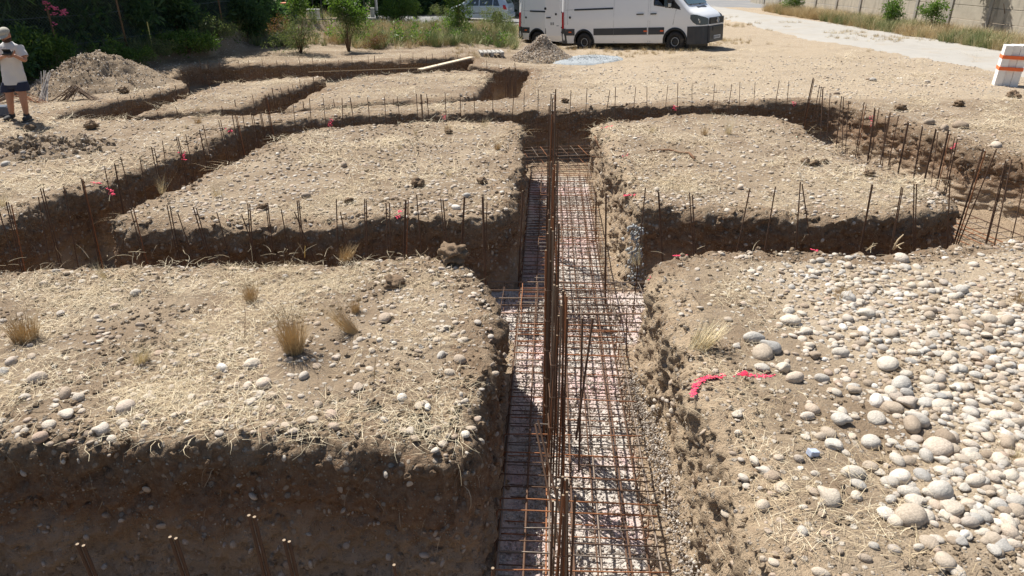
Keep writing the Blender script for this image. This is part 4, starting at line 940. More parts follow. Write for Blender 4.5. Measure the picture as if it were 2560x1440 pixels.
    fr = MB(); side_patch(fr, [(4.0, 1.52), (4.35, 1.49), (4.45, 1.6), (4.0, 2.06)], wid_v, -1, -.004, 3); fr.build('pane', M_GLASS, wf)
    fr = MB(); side_patch(fr, SIDEWIN, wid_v, 1, .008, 3); fr.build('side_window', M_GLASS, root)
    q = MB(); q.box((-0.22, 0, .33), (.45, 1.1, .06)); q.build('rear_step', M_SILV if not door_open else M_TRIM, root, bevel=.01)
    q = MB(); q.box((-0.01, 0, 1.5), (.02, 1.5, 1.6)); q.build('load_opening', M_INT, root)
    q = MB(); q.box((2.6, 0, .42), (4.6, 1.4, .12)); q.build('underbody', M_BLACK, root)
    if door_open:                                              # rear door folded straight back
        q = MB(); q.box((-.40, -.955, 1.50), (.76, .045, 1.85)); d = q.build('rear_door', M_VWHITE, root, bevel=.02)
        q = MB(); q.box((-.62, -.99, 1.28), (.22, .035, .045)); q.build('handle', M_BLACK, d, bevel=.01)
        q = MB(); q.tube([(-.25, -.97, 1.40), (-.25, -1.0, 1.40)], .042, 16); q.build('lock_boss', M_BLACK, d)
        q = MB(); q.tube([(-.76, -.97, 1.62), (-.76, -1.0, 1.62)], .05, 16); q.build('catch', M_BLACK, d)
        q = MB(); q.box((-.5, -.981, 1.05), (.07, .006, .10)); q.box((-.4, -.981, 1.05), (.07, .006, .10)); q.box((-.19, -.981, .97), (.1, .006, .03)); q.build('sticker', simple('grey_sticker', (.25, .26, .27), .5), d)
        q = MB(); q.box((-.03, -.95, .72), (.08, .05, .05)); q.box((-.03, -.95, .90), (.08, .05, .05)); q.build('hinge', M_BLACK, d)
    else:
        q = MB(); q.box((-.012, 0.0, 1.35), (.05, 1.8, 1.9)); q.build('rear_door', M_VWHITE, root, bevel=.02)
    stretch = lambda x: x + 0.43 * min(1, max(0, (x - 1.6) / 1.7))
    done = set()
    for o in root.children_recursive:
        if o.name.startswith(('tyre', 'rim')) or o.type != 'MESH' or o.data.name in done: continue
        done.add(o.data.name); a = np.zeros(len(o.data.vertices) * 3, np.float32); o.data.vertices.foreach_get('co', a); a = a.reshape(-1, 3)
        a[:, 0] += 0.43 * np.clip((a[:, 0] - 1.6) / 1.7, 0, 1); o.data.vertices.foreach_set('co', a.ravel()); o.data.update()
    for o in root.children:
        if o.type == 'EMPTY': o.location.x = stretch(o.location.x)
    return root
def Pfix(px, py, zc):
    d = ray(px, py); t = zc / 1.0; return Vector((d[0] * t, d[1] * t, CAM_H + d[2] * t))
VR, VF = Pfix(1462, 129, 24.9), Pfix(1687, 130, 22.8)
_vv = (VF - VR); _ang = math.atan2(_vv.y, _vv.x); _pit = math.atan2(_vv.z, math.hypot(_vv.x, _vv.y)); _len = _vv.length
van1 = make_van('near white panel van with grey side band, nose to the road, back door swung open', True)
VM = Euler((0, -_pit, _ang), 'XYZ')
_s = _len / (WBX[1] + .43 - WBX[0])
van1.rotation_euler = VM; van1.scale = (_s,) * 3
_off = VM.to_matrix() @ Vector((WBX[0] * _s, -0.93 * _s, 0)); van1.location = VR - _off
van2 = make_van('white panel van parked half hidden behind the nearer van, red tail light showing', False)
_r2 = Pd(1297, 66, 31.0); van2.rotation_euler = (0, -0.01, _ang + 0.02)
_off = Euler((0, -0.01, _ang + .02)).to_matrix() @ Vector((0, -0.98 * _s, 0.86 * _s)); van2.location = _r2 - _off; van2.scale = (_s,) * 3

# silver people carrier on the street
def wid_c(x, z):
    w = 0.87 if z < 0.95 else 0.87 - 0.22 * ((z - .95) / .65) ** 1.2
    if x > 3.5: w -= .30 * ((x - 3.5) / .75) ** 2.5
    if x < .3: w -= .12 * ((.3 - x) / .3) ** 2
    return w
def top_c(x): return float(np.interp(x, [0, .08, .35, .8, 1.8, 2.4, 2.75, 3.35, 3.9, 4.15, 4.25], [.98, 1.1, 1.48, 1.56, 1.58, 1.53, 1.42, 1.06, .9, .78, .6]))
car = empty('parked_car', (0, 0, 0), 0, 'silver blue people carrier parked on the street behind the weeds', 'car')
V, F = loft_body({'x0': 0.0, 'x1': 4.25, 'top': top_c, 'wid': wid_c, 'sill': lambda x: .22, 'r': .13}, .05, 28)
k_ = [f for f in F if len(f) > 4 or not (abs(sum(V[i][1] for i in f) / 4) > .55 and any((sum(V[i][0] for i in f) / 4 - a) ** 2 + (sum(V[i][2] for i in f) / 4 - .31) ** 2 < .37 ** 2 for a in (.72, 3.38)))]
mb = MB(); mb.add(V, k_); b_ = mb.build('body', M_SILVER, car, smooth=True); b_.modifiers.new('e', 'EDGE_SPLIT').split_angle = R(38)
for a in (.72, 3.38): mb = MB(); mb.box((a, 0, .36), (.78, 1.4, .5)); mb.build('wheel_house', M_BLACK, car)
for side in (-1, 1):
    for poly, nm in (([(.55, 1.0), (1.0, 1.0), (1.0, 1.42), (.75, 1.42)], 'rear_window'), ([(1.06, 1.0), (1.95, .99), (1.95, 1.43), (1.06, 1.43)], 'door_window'), ([(2.02, .99), (2.95, .97), (2.5, 1.36), (2.02, 1.42)], 'front_window')):
        q = MB(); side_patch(q, poly, wid_c, side, .006, 3); q.build(nm, M_GLASS, car)
    q = MB(); side_patch(q, [(.06, .78), (.28, .80), (.34, 1.06), (.16, 1.06)], wid_c, side, .02, 3); q.build('tail_light', M_RED, car)
    q = MB(); side_patch(q, [(3.6, .66), (4.0, .62), (3.9, .8), (3.6, .84)], wid_c, side, .01, 3); q.build('headlight', M_LAMP, car)
    q = MB(); side_patch(q, [(1.1, .52), (3.0, .5), (3.0, .545), (1.1, .565)], wid_c, side, .014, 3); q.build('rubbing_strip', M_TRIM, car)
    q = MB()
    for xx in (1.0, 1.98, 2.98): side_patch(q, [(xx, .32), (xx + .01, .32), (xx + .01, .98), (xx, .98)], wid_c, side, .003, 2)
    q.build('door_joint', M_BLACK, car)
    for xx in (1.15, 2.12): q = MB(); q.box((xx, side * (.88), .87), (.17, .03, .03)); q.build('door_handle', M_SILVER, car)
    for a in (.72, 3.38): wheel(car, a, side * .77, side, .315, .2)
q = MB(); q.add([(.09, -.56, 1.14), (.09, .56, 1.14), (.33, .5, 1.49), (.33, -.5, 1.49)], [(0, 1, 2, 3)]); q.v = [(x - .012, y, z) for x, y, z in q.v]; q.build('tailgate_window', M_GLASS, car)
q = MB(); q.box((-.02, 0, .42), (.12, 1.5, .26)); q.build('rear_bumper', M_SILVER, car, bevel=.04)
q = MB(); q.box((-.005, 0, .8), (.02, .5, .11)); q.build('number_plate', M_PLATE, car)
q = MB(); q.add([(2.6, -.6, 1.47), (2.6, .6, 1.47), (3.3, .66, 1.09), (3.3, -.66, 1.09)], [(0, 1, 2, 3)]); q.v = [(x + .03, y, z + .02) for x, y, z in q.v]; q.build('windscreen', M_GLASS, car)
# ------------------------------------------------------------------ far setting: roads, walls, fence, hedge, weeds
M_ROAD = simple('pale_gravel_road', (0.35, 0.33, 0.295), 0.95, var=.14, vscale=2.0, bump=.5, bscale=60, dirt=(0.33, 0.275, 0.205), dscale=.7, dlo=.52, dhi=.8)
M_ASPH = simple('worn_asphalt', (0.20, 0.20, 0.20), 0.9, var=.15, bump=.4, bscale=80, dirt=(0.30, 0.28, 0.25), dscale=.5)
def sheet(name, left, right, mat, zoff, n=60, m=14):
    """surface between two edge lines, draped on the land"""
    def rs(pts):
        P_ = np.array([(p.x, p.y) for p in pts]); s = np.concatenate([[0], np.cumsum(np.hypot(*np.diff(P_, axis=0).T))]); t = np.linspace(0, s[-1], n)
        return np.stack([np.interp(t, s, P_[:, 0]), np.interp(t, s, P_[:, 1])], -1)
    A, B = rs(left), rs(right); t = np.linspace(0, 1, m)[None, :, None]; XY = A[:, None] * (1 - t) + B[:, None] * t
    X, Y = XY[..., 0].ravel(), XY[..., 1].ravel(); edge = np.abs(np.linspace(-1, 1, m))[None, :].repeat(n, 0).ravel()
    w = np.where(edge > .95, fbm2(X, Y, 1.2, 3, 5) * .22, 0); X = X + w; Y = Y + w * .6
    Z = hgt(X, Y) + zoff - np.where(edge > .95, zoff + .03, 0); idx = np.arange(n * m).reshape(n, m)
    F = np.stack([idx[:-1, :-1], idx[:-1, 1:], idx[1:, 1:], idx[1:, :-1]], -1).reshape(-1, 4)
    me = npmesh(name, np.stack([X, Y, Z], -1), F); o = link(name, me, mat); tag(o, kind='structure'); return o
sheet('gravel_road', [Pg(3200, 330), Pg(2560, 197), Pg(2400, 167), Pg(2100, 112), Pg(1930, 80), Pg(1800, 48), Pg(1740, 34)], [Pg(3200, 260), Pg(2560, 118), Pg(2500, 112), Pg(2300, 86), Pg(2100, 60), Pg(1920, 37), Pg(1780, 16)], M_ROAD, 0.03)
st0, st1 = Pg(600, 52), Pg(1300, 46)
sheet('street', [Vector((-45, 50, 0)), Vector((-12, 47.5, 0)), Vector((2, 46.0, 0)), Vector((17, 44.5, 0)), Vector((40, 44, 0))], [Vector((-45, 58, 0)), Vector((-12, 55.5, 0)), Vector((2, 54.0, 0)), Vector((17, 54, 0)), Vector((40, 54, 0))], M_ASPH, 0.03, 70, 18)
cp = Pg(1235, 50); car.location = (cp.x + 1.2, 50.6, ground_z(cp.x, 50.5) + .03); car.rotation_euler = (0, 0, R(180 - 16))

M_CONC = simple('weathered_concrete', (0.33, 0.305, 0.265), 0.95, var=.2, vscale=1.4, bump=.4, bscale=25, dirt=(0.10, 0.095, 0.085), dscale=1.2, dlo=.55, dhi=.8)
def conc_wall():
    m, t, b = nodes('streaked_concrete'); n = N(t); co = n('ShaderNodeNewGeometry').outputs['Position']
    st = n.noise(n('ShaderNodeMapping', {'Vector': co, 'Scale': (2.6, 2.6, 0.35)}).outputs[0], 1.0, 6, .7)
    f = n.noise(co, 3.0, 5, .6); c = n.mix(f, (0.33, 0.29, 0.23), (0.50, 0.45, 0.36)); c = n.mix(n.map(st, .52, .72), c, (0.13, 0.12, 0.10))
    t.links.new(c, b.inputs['Base Color']); b.inputs['Roughness'].default_value = .95; t.links.new(n.bump(n.noise(co, 18, 5, .6), .4, .02), b.inputs['Normal']); return m
M_CW = conc_wall()
wall = empty('concrete_wall', tuple(P(2560, 112)), 0, 'low weathered concrete panel wall with dark streaks along the gravel road', 'wall')
wpts = [P(2900, 165), P(2290, 74), P(1960, 27), P(1880, 12)]
wa, wb_ = P(2700, 134), P(1990, 29); wd = (wb_ - wa); nW = 9
for i in range(-2, nW + 3):
    a = wa + wd * (i / nW); b = wa + wd * ((i + 1) / nW); c = (a + b) / 2; L = (b - a).length; an = math.atan2((b - a).y, (b - a).x)
    z0 = min(ground_z(a.x, a.y), ground_z(b.x, b.y)); base = wall.location
    for k in range(3):
        q = MB(); q.box((0, 0, 0), (L - .16, .08, .50)); q.build('panel', M_CW, wall, bevel=.01, loc=(c.x - base.x, c.y - base.y, z0 + .23 + .515 * k - base.z), rot=(0, 0, an))
    q = MB(); q.box((0, 0, 0), (.17, .17, 1.72)); q.build('post', M_CONC, wall, bevel=.01, loc=(a.x - base.x, a.y - base.y, z0 + .8 - base.z), rot=(0, 0, an))
    q = MB(); q.box((0, 0, 0), (L - .16, .16, .06)); q.build('coping', M_CONC, wall, bevel=.01, loc=(c.x - base.x, c.y - base.y, z0 + 1.56 - base.z), rot=(0, 0, an))
fw = empty('street_wall', (9, 56.5, -0.9), 0, 'plain grey wall across the street behind the vans', 'wall')
q = MB(); q.box((10, 0, 1.1), (40, .25, 3.4)); q.build('wall_face', simple('grey_render', (.20, .205, .20), .95, var=.12), fw); q = MB(); q.box((10, 0, 2.83), (40.2, .34, .06)); q.build('coping', M_CONC, fw)

# foliage prototypes
def leaf_mat(name, stops, trans=0.35):
    m, t, b = nodes(name); n = N(t); rnd = n('ShaderNodeAttribute', attribute_name='rnd').outputs['Fac']
    c = n.ramp(rnd, stops); t.links.new(c, b.inputs['Base Color']); b.inputs['Roughness'].default_value = .55; b.inputs['Specular IOR Level'].default_value = .35
    tr = n('ShaderNodeBsdfTranslucent', {0: n.mix(1.0, c, (1.3, 1.5, .7), 'MULTIPLY')}); mx = n('ShaderNodeMixShader', {0: trans, 1: b.outputs[0], 2: tr.outputs[0]})
    out = [q for q in t.nodes if q.type == 'OUTPUT_MATERIAL'][0]; t.links.new(mx.outputs[0], out.inputs[0]); return m
M_LDARK = leaf_mat('dark_leaves', [(0, (0.045, 0.088, 0.055)), (.6, (0.085, 0.15, 0.075)), (1, (0.16, 0.24, 0.08))], .5)
M_LGREEN = leaf_mat('green_leaves', [(0, (0.05, 0.10, 0.025)), (.5, (0.10, 0.17, 0.035)), (1, (0.20, 0.27, 0.05))])
M_LGREY = leaf_mat('grey_green_leaves', [(0, (0.07, 0.10, 0.045)), (.6, (0.15, 0.18, 0.08)), (1, (0.28, 0.26, 0.13))])
M_LRED = leaf_mat('reddish_leaves', [(0, (0.11, 0.04, 0.03)), (.5, (0.17, 0.075, 0.05)), (1, (0.18, 0.13, 0.06))])
M_GDRY = instance_material('dry_grass', [(0, (0.38, 0.27, 0.13)), (.5, (0.56, 0.44, 0.25)), (1, (0.70, 0.60, 0.38))], .8, 0, speckle=.15)
M_GGRN = instance_material('green_grass', [(0, (0.14, 0.19, 0.07)), (.5, (0.27, 0.30, 0.13)), (1, (0.44, 0.41, 0.22))], .8, 0, speckle=.15)
M_BARK = simple('bark', (0.10, 0.075, 0.055), .95, bump=.8, bscale=18); M_STEM = simple('brown_stem', (0.16, 0.10, 0.06), .9)
M_PINK = simple('pink_petals', (0.75, 0.16, 0.28), .6)
def leafcluster(n, R0, L, Wd, seed, droop=.3):
    r = np.random.default_rng(seed); V, F = [], []
    for i in range(n):
        c = r.normal(size=3); c = c / np.linalg.norm(c) * R0 * r.random() ** .5; d = c / (np.linalg.norm(c) + 1e-6) + r.normal(size=3) * .6; d[2] -= droop; d /= np.linalg.norm(d)
        s = np.cross(d, r.normal(size=3)); s /= np.linalg.norm(s) + 1e-6; l = L * r.uniform(.6, 1.2); w = Wd * r.uniform(.7, 1.2); b = len(V); nn = np.cross(d, s) * l * .12
        V += [c, c + d * l * .5 + s * w / 2 + nn, c + d * l, c + d * l * .5 - s * w / 2 + nn]; F.append((b, b + 1, b + 2, b + 3))
    return np.array(V), np.array(F)
def protos(mat, n, R0, L, Wd, seed, k=3, droop=.3): return [proto('leaves', *leafcluster(n, R0, L, Wd, seed + i, droop), mat, False) for i in range(k)]
LP_D = protos(M_LDARK, 26, .22, .15, .06, 200); LP_DL = protos(M_LDARK, 22, .25, .26, .035, 205, droop=-.3); LP_G = protos(M_LGREEN, 18, .14, .10, .05, 210); LP_GL = protos(M_LGREEN, 20, .25, .24, .032, 215, droop=-.3)
LP_GG = protos(M_LGREY, 18, .12, .08, .028, 220); LP_R = protos(M_LRED, 16, .12, .09, .03, 225)
def crown(name, pts, size, pr, parent):
    """leaf sprays turned, scaled and joined into one crown mesh"""
    pts = np.asarray(pts); n = len(pts); Vs, Fs, Rs = [], [], []; off = 0; pick = RNG.integers(0, len(pr), n)
    for j, p in enumerate(pr):
        me = p.data; v = np.zeros(len(me.vertices) * 3, np.float32); me.vertices.foreach_get('co', v); v = v.reshape(-1, 3); f = np.arange(len(v)).reshape(-1, 4)
        k = pts[pick == j]; m = len(k)
        if not m: continue
        q = RNG.normal(size=(m, 4)); q /= np.linalg.norm(q, axis=1)[:, None]; w, x, y, z = q.T
        M = np.stack([1 - 2 * (y * y + z * z), 2 * (x * y - z * w), 2 * (x * z + y * w), 2 * (x * y + z * w), 1 - 2 * (x * x + z * z), 2 * (y * z - x * w), 2 * (x * z - y * w), 2 * (y * z + x * w), 1 - 2 * (x * x + y * y)], -1).reshape(m, 3, 3)
        s = size * RNG.uniform(.7, 1.4, m); VV = np.einsum('mij,vj->mvi', M, v) * s[:, None, None] + k[:, None]
        Vs.append(VV.reshape(-1, 3)); Fs.append((f[None] + (np.arange(m) * len(v))[:, None, None]).reshape(-1, 4) + off); off += m * len(v); Rs.append(np.repeat(np.clip(RNG.random(m)[:, None] * .6 + RNG.random((m, len(f))) * .4, 0, 1), 4, 1).ravel())
    o = link(name, npmesh(name, np.concatenate(Vs), np.concatenate(Fs), False, {'rnd': np.concatenate(Rs)}), pr[0].data.materials[0], parent); return o
def blob_pts(n, c, rad, seed, shell=.55, lump=.35):
    r = np.random.default_rng(seed); d = r.normal(size=(n, 3)); d /= np.linalg.norm(d, axis=1)[:, None]
    q = (shell + (1 - shell) * r.random(n)) * (1 + lump * fbm3(d[:, 0] + seed, d[:, 1], d[:, 2], 1.9, 3, seed)); return np.array(c) + d * q[:, None] * np.array(rad)
def plant(name, loc, label, cat, stems, crowns, group=None):
    """stems: list of (points, radii); crowns: list of (center, radii, count, size, protos, seed)"""
    root = empty(name, loc, 0, label, cat, group)
    if stems:
        q = MB()
        for pts, rad in stems: q.tube(pts, rad, 6)
        q.build('trunk' if name.endswith('tree') else 'stems', M_BARK if name.endswith('tree') else M_STEM, root, smooth=True)
    for c, rad, n, size, pr, seed in crowns: crown('crown' if name.endswith('tree') else 'foliage', blob_pts(n, c, rad, seed), size, pr, root)
    return root
def stem_fan(n, h, spread, seed, r0=.012):
    r = random.Random(seed); out = []
    for i in range(n):
        a = r.uniform(0, 6.28); s = spread * r.uniform(.3, 1); hh = h * r.uniform(.6, 1)
        out.append(([(0.04 * math.cos(a), .04 * math.sin(a), 0), (s * .35 * math.cos(a), s * .35 * math.sin(a), hh * .5), (s * math.cos(a), s * math.sin(a), hh)], [r0, r0 * .7, r0 * .3]))
    return out
# the chain link fence on the bank and the tall dark hedge behind it
fp = [Pg(-260, 170), Pg(-40, 158), Pg(150, 140), Pg(318, 118), Pg(448, 95), Pg(560, 80), Pg(650, 68)]
fence = empty('wire_fence', tuple(fp[2]), 0, 'tall chain link fence with rusty posts in front of the dark hedge', 'fence')
M_POST = simple('rusty_fence_post', (0.19, 0.125, 0.07), .9, .1, .3, 8); M_WIRE = simple('green_grey_wire', (0.16, 0.20, 0.19), .6, .2)
for i, p in enumerate(fp):
    q = MB(); l = p - fence.location; q.tube([(0, 0, -.1), (-.02, 0, 1.2), (-.05, 0, 2.5)], .03, 6); q.build('fence_post', M_POST, fence, smooth=True, loc=l)
wm = MB(); gm = MB()
for a, b in zip(fp[:-1], fp[1:]):
    a, b = a - fence.location, b - fence.location; L = (b - a).length; H = 2.35
    for h in (.25, .95, 1.65, 2.3): wm.tube([a + Vector((0, 0, h)), (a + b) / 2 + Vector((0, 0, h - .02)), b + Vector((0, 0, h))], .006, 4)
    n = int((L + H) / .085)
    for k in range(n):
        s = k * .085
        for dr in (1, -1):
            s0, s1 = (s - H, s); z0, z1 = 0.0, H
            if s0 < 0: z0 = -s0; s0 = 0
            if s1 > L: z1 = H - (s1 - L); s1 = L
            if dr < 0: s0, s1 = L - s0, L - s1
            p0 = a.lerp(b, s0 / L) + Vector((0, 0, z0)); p1 = a.lerp(b, s1 / L) + Vector((0, 0, z1)); gm.tube([p0, p1], .0022, 3, False)
wm.build('tension_wire', M_WIRE, fence); g_ = gm.build('wire_mesh', M_WIRE, fence); g_['kind'] = 'stuff'
HG = 'tall dark shrubs of the hedge behind the fence'
hl = ['dark hedge shrub at the left edge behind the person', 'tall oleander with pink flowers behind the fence, above the soil heap', 'dark hedge shrub right of the oleander', 'dark hedge shrub behind the third fence post', 'dark shrub of the hedge near its right end', 'last dark shrub of the fence hedge, beside the shaded gap', 'very tall dark shrub outside the left edge']
hx = [(-60, 150, 2.2), (95, 138, 1.9), (230, 125, 2.0), (350, 108, 2.0), (455, 90, 2.1), (560, 76, 2.1), (-260, 165, 2.4)]
for i, (px, py, w) in enumerate(hx):
    b = Pg(px, py); loc = (b.x - .9, b.y + 1.6, ground_z(b.x - .9, b.y + 1.6)); hh = 2.5
    root = plant('oleander_tree' if i == 1 else 'hedge_shrub', loc, hl[i], 'shrub' if i != 1 else 'oleander', stem_fan(6, 3.2, 1.0, i, .04), [((0, 0, 2.0), (w * .85, 1.1, 2.3), 1150, 1.4, LP_DL if i in (0, 1) else LP_D, 300 + i), ((0, 0.3, 0.7), (w * .9, 1.0, 1.0), 420, 1.3, LP_D, 320 + i)] + ([((-.2, -.9, 2.6), (1.7, .8, 1.1), 420, 1.15, LP_GL, 340 + i)] if i in (0, 1) else []), HG if i != 1 else None)
    if i == 1:
        for (fx_, fy_) in ((118, 5), (112, 8), (117, 21), (135, 17), (137, 19), (135, 33), (157, 29), (155, 34), (160, 27), (157, 103), (137, 60)):
            p = Pd(fx_, fy_, b.y + .35); q = MB()
            for k in range(7): 
                V_, F_ = ico(1, k, (1, 1, .7), .3); s = .027; cc = np.array([random.uniform(-.07, .07), random.uniform(-.05, .05), random.uniform(-.05, .05)]); q.add(V_ * s + cc, [tuple(f) for f in F_])
            q.build('flower', M_PINK, root, loc=p - root.location)
# dark trees across the street and in the shade at the back
tl = ['dark tree with a bare trunk behind the bins', 'dark tree behind the utility cabinets', 'dense dark tree at the back of the shaded gap', 'dark tree beyond the street, left of the silver car', 'dark tree beyond the street behind the silver car', 'dark tree behind the rear van', 'dark tree standing beyond the fence hedge', 'dark tree far beyond the concrete wall']
tx = [(-14.2, 42, 0), (-10.0, 47, 0), (-17.5, 40, 1), (-5.5, 59, 1), (-1.0, 60, 1), (3.5, 60.5, 1), (-22, 36, 1), (27, 46, 1)]
for i, (x, y, dense) in enumerate(tx):
    z = ground_z(x, y); H = 6.5
    st = [([(0, 0, -.2), (.1, 0, 1.8), (0, .1, 3.6), (.1, 0, 5.2)], [.26, .21, .16, .08]), ([(0.05, 0, 2.4), (.9, .2, 3.4), (1.5, .3, 4.4)], [.12, .08, .04]), ([(0.05, 0, 2.0), (-.8, -.1, 3.2), (-1.4, .1, 4.3)], [.11, .08, .04])]
    cr = [((0, 0, 4.7), (2.9, 2.4, 2.3), 800, 2.4, LP_D, 400 + i)]
    if dense: cr.append(((0, 0, 1.6), (3.0, 1.6, 2.2), 700, 2.4, LP_D, 420 + i))
    plant('broadleaf_tree', (x, y, z), tl[i], 'tree', st, cr, 'dark trees at the back of the site')
# screen of dark shrubs closing the view
ub = ['dark shrub closing the shaded gap, left', 'dark shrub closing the shaded gap, middle', 'dark shrub behind the tall post', 'dark shrub beyond the street between post and car', 'dark shrub beyond the street right of the silver car']
for i, (x, y) in enumerate([(-19, 48), (-13, 52), (-8.5, 57), (-3.4, 57.5), (1.2, 57.5)]):
    plant('dark_shrub', (x, y, ground_z(x, y)), ub[i], 'shrub', stem_fan(5, 2.5, .8, 50 + i, .04), [((0, 0, 1.5), (2.9, 1.3, 2.1), 800, 2.3, LP_D, 450 + i)], 'dark shrubs closing the view')
gt = empty('garage_gate', tuple(Pg(835, 38)), 0, 'blue grey panel gate in the shade behind the shrubs', 'gate')
q = MB(); q.box((0, 4, 1.2), (3.2, .08, 2.6)); q.build('gate_leaf', simple('teal_grey_metal', (.13, .19, .20), .6), gt)
for k in range(9): q = MB(); q.box((-1.5 + k * .375, 3.94, 1.2), (.03, .04, 2.5)); q.build('rib', simple('teal_rib', (.10, .15, .16), .6) if k == 0 else bpy.data.materials['teal_rib'], gt)
def box_thing(name, px, py, w, d, h, mat, label, cat, lid=None, dy=0.0):
    b = Pg(px, py); b = Vector((b.x, b.y + dy, ground_z(b.x, b.y + dy))); r = empty(name, tuple(b), random.uniform(-.2, .2), label, cat)
    q = MB(); q.box((0, 0, h / 2 - .03), (w, d, h), 0, .96); bo = q.build('cabinet_body', mat, r, bevel=.02)
    q = MB(); q.box((0, 0, h), (w * 1.05, d * 1.08, .05)); q.build('lid', lid or mat, r, bevel=.015)
    q = MB(); q.box((w * .1, -d / 2 - .006, h * .55), (w * .6, .02, h * .7)); dd = q.build('door', mat, r, bevel=.004); return r
M_WBOX = simple('off_white_cabinet', (.52, .52, .48), .6); M_GBOX = simple('grey_green_cabinet', (.22, .28, .23), .6); M_BIN = simple('dark_green_bin', (.03, .06, .045), .5)
box_thing('waste_bin', 727, 58, .6, .5, .75, M_BIN, 'dark wheeled bin with an orange topped lid in the shade', 'bin', lid=simple('orange_lid', (.55, .17, .06), .5))
box_thing('utility_cabinet', 785, 50, .5, .3, .42, M_WBOX, 'pale utility cabinet half hidden by weeds, left of the many stemmed shrub', 'cabinet')
box_thing('utility_cabinet', 864, 50, .22, .25, .55, M_WBOX, 'narrow pale utility box just right of the yellow green shrub top', 'cabinet')
box_thing('utility_cabinet', 911, 34, .38, .3, .6, M_GBOX, 'grey green utility cabinet left of the tall white post', 'cabinet')
box_thing('utility_cabinet', 932, 44, .30, .25, .62, M_WBOX, 'white meter cabinet at the foot of the tall white post', 'cabinet')
b = Pg(943, 47); q = MB(); q.tube([(0, 0, -.1), (0, 0, 2.5), (0, 0, 5.5)], [.10, .09, .08], 12); tag(q.build('street_pole', simple('white_pole', (.62, .63, .64), .5), None, True, loc=b), 'tall white round pole behind the weeds', 'pole')
def stake(px, py, h, mat, label, r=.018):
    b = Pg(px, py); q = MB(); q.tube([(0, 0, -.1), (0.01, 0, h)], r, 6); tag(q.build('marker_stake', mat, loc=b), label, 'stake')
M_WST = simple('white_stake', (.7, .7, .66), .6)
stake(988, 60, .75, M_WST, 'thin white stake in the weeds, left one of two'); stake(1020, 62, .72, M_WST, 'thin white stake in the weeds, right one of two'); stake(381, 122, .75, simple('yellow_white_stake', (.6, .55, .2), .6), 'white stake with yellow top on the bank before the fence')
stake(2301, 62, .62, M_WST, 'short white stake leaning in the verge before the concrete wall', .03)
b = Pg(718, 68); lf = empty('metal_railing', tuple(b), 0, 'low shaded metal railing behind the reddish shrub', 'fence')
for k in range(8): q = MB(); q.tube([(k * .35 + .5, 1, 0), (k * .35 + .5, 1, 1.0)], .018, 5); q.build('upright', M_TRIM, lf)
q = MB(); q.tube([(.5, 1, 1.0), (2.95, 1, 1.0)], .02, 5); q.tube([(.5, 1, .2), (2.95, 1, .2)], .02, 5); q.build('rail', M_TRIM, lf)

# shrubs and weeds
def shrub(px, py, h, w, pr, label, seed, n=220, size=.8, stems=8, low=.35, depth_=None, group=None, extra=None):
    b = Pg(px, py); rr = random.Random(seed); cr = []; m = 7
    for j in range(m):
        a = 6.28 * j / m + rr.random(); q = w * .5 * rr.uniform(.15, .85); zz = h * rr.uniform(low + .12, .92); s_ = rr.uniform(.28, .48)
        cr.append(((q * math.cos(a), q * math.sin(a) * .7, zz * (1 - .25 * q / w)), (w * s_, w * s_ * .8, h * (1 - low) * s_ * .75), max(12, int(n / m)), size * .85, pr if rr.random() < .75 else (LP_GG if pr is not LP_D else LP_D), seed + 31 * j))
    if extra: cr += extra
    return plant('shrub', tuple(b), label, 'shrub', stem_fan(stems, h * .9, w * .4, seed, .014), cr, group)
shrub(872, 128, 1.35, 1.15, LP_GG, 'many stemmed shrub with yellow green top at the edge of the weeds', 501, 190, .8, 16, .30, extra=[((-.2, 0, 1.45), (.35, .3, .35), 60, .9, LP_G, 511), ((.35, 0, 1.2), (.3, .3, .35), 45, .9, LP_G, 512)])
shrub(752, 132, 1.35, 1.35, LP_GG, 'thin greyish shrub with reddish leaves on its left, before the shaded gap', 502, 260, .8, 14, .05, extra=[((-.55, 0, .85), (.4, .3, .3), 28, .7, LP_R, 513), ((.1, 0, 1.5), (.3, .3, .4), 50, .9, LP_G, 517)])
shrub(1005, 66, 1.9, 2.3, LP_G, 'rounded leafy bush between the white pole and the silver car', 503, 420, 1.2, 7, .0)
shrub(1150, 94, 2.1, .9, LP_G, 'bright green sapling bush in front of the silver car', 504, 240, .95, 7, .0, extra=[((-.5, 0, 2.0), (.6, .3, .25), 60, 1.0, LP_G, 514), ((.5, 0, 1.9), (.4, .3, .25), 45, 1.0, LP_G, 515)])
shrub(1240, 80, 1.2, 1.2, LP_GG, 'greyish bush beside the rear van', 505, 180, 1.0, 6, .0)
shrub(1110, 60, 1.0, 1.6, LP_GG, 'low grey green bush left of the bright sapling', 506, 160, 1.0, 6, .0)
shrub(940, 122, .45, .9, LP_R, 'low rust red bush beside the many stemmed shrub', 507, 90, .7, 5, .0)
shrub(90, 178, 1.2, 1.6, LP_G, 'leafy bramble between the person and the soil heap', 508, 330, 1.0, 7, .0); shrub(20, 182, 1.0, 1.5, LP_D, 'dark bramble behind the person', 509, 240, 1.0, 6, 0)
shrub(300, 160, .55, 1.6, LP_G, 'ivy clump on the bank at the end of the soil heap', 521, 220, .85, 5, 0); shrub(380, 150, .5, 1.5, LP_GG, 'grey green weeds on the bank above the dark cut', 522, 200, .8, 6, 0)
shrub(470, 134, .65, 1.6, LP_G, 'bright ivy clump on the bank in front of the fence', 523, 260, .85, 6, 0); shrub(545, 122, .7, 1.7, LP_GG, 'trailing ivy on the bank right of the brightest clump', 524, 240, .85, 6, 0); shrub(620, 92, 1.3, 1.2, LP_D, 'dark upright shrub at the right end of the fence', 525, 260, 1.0, 7, 0)
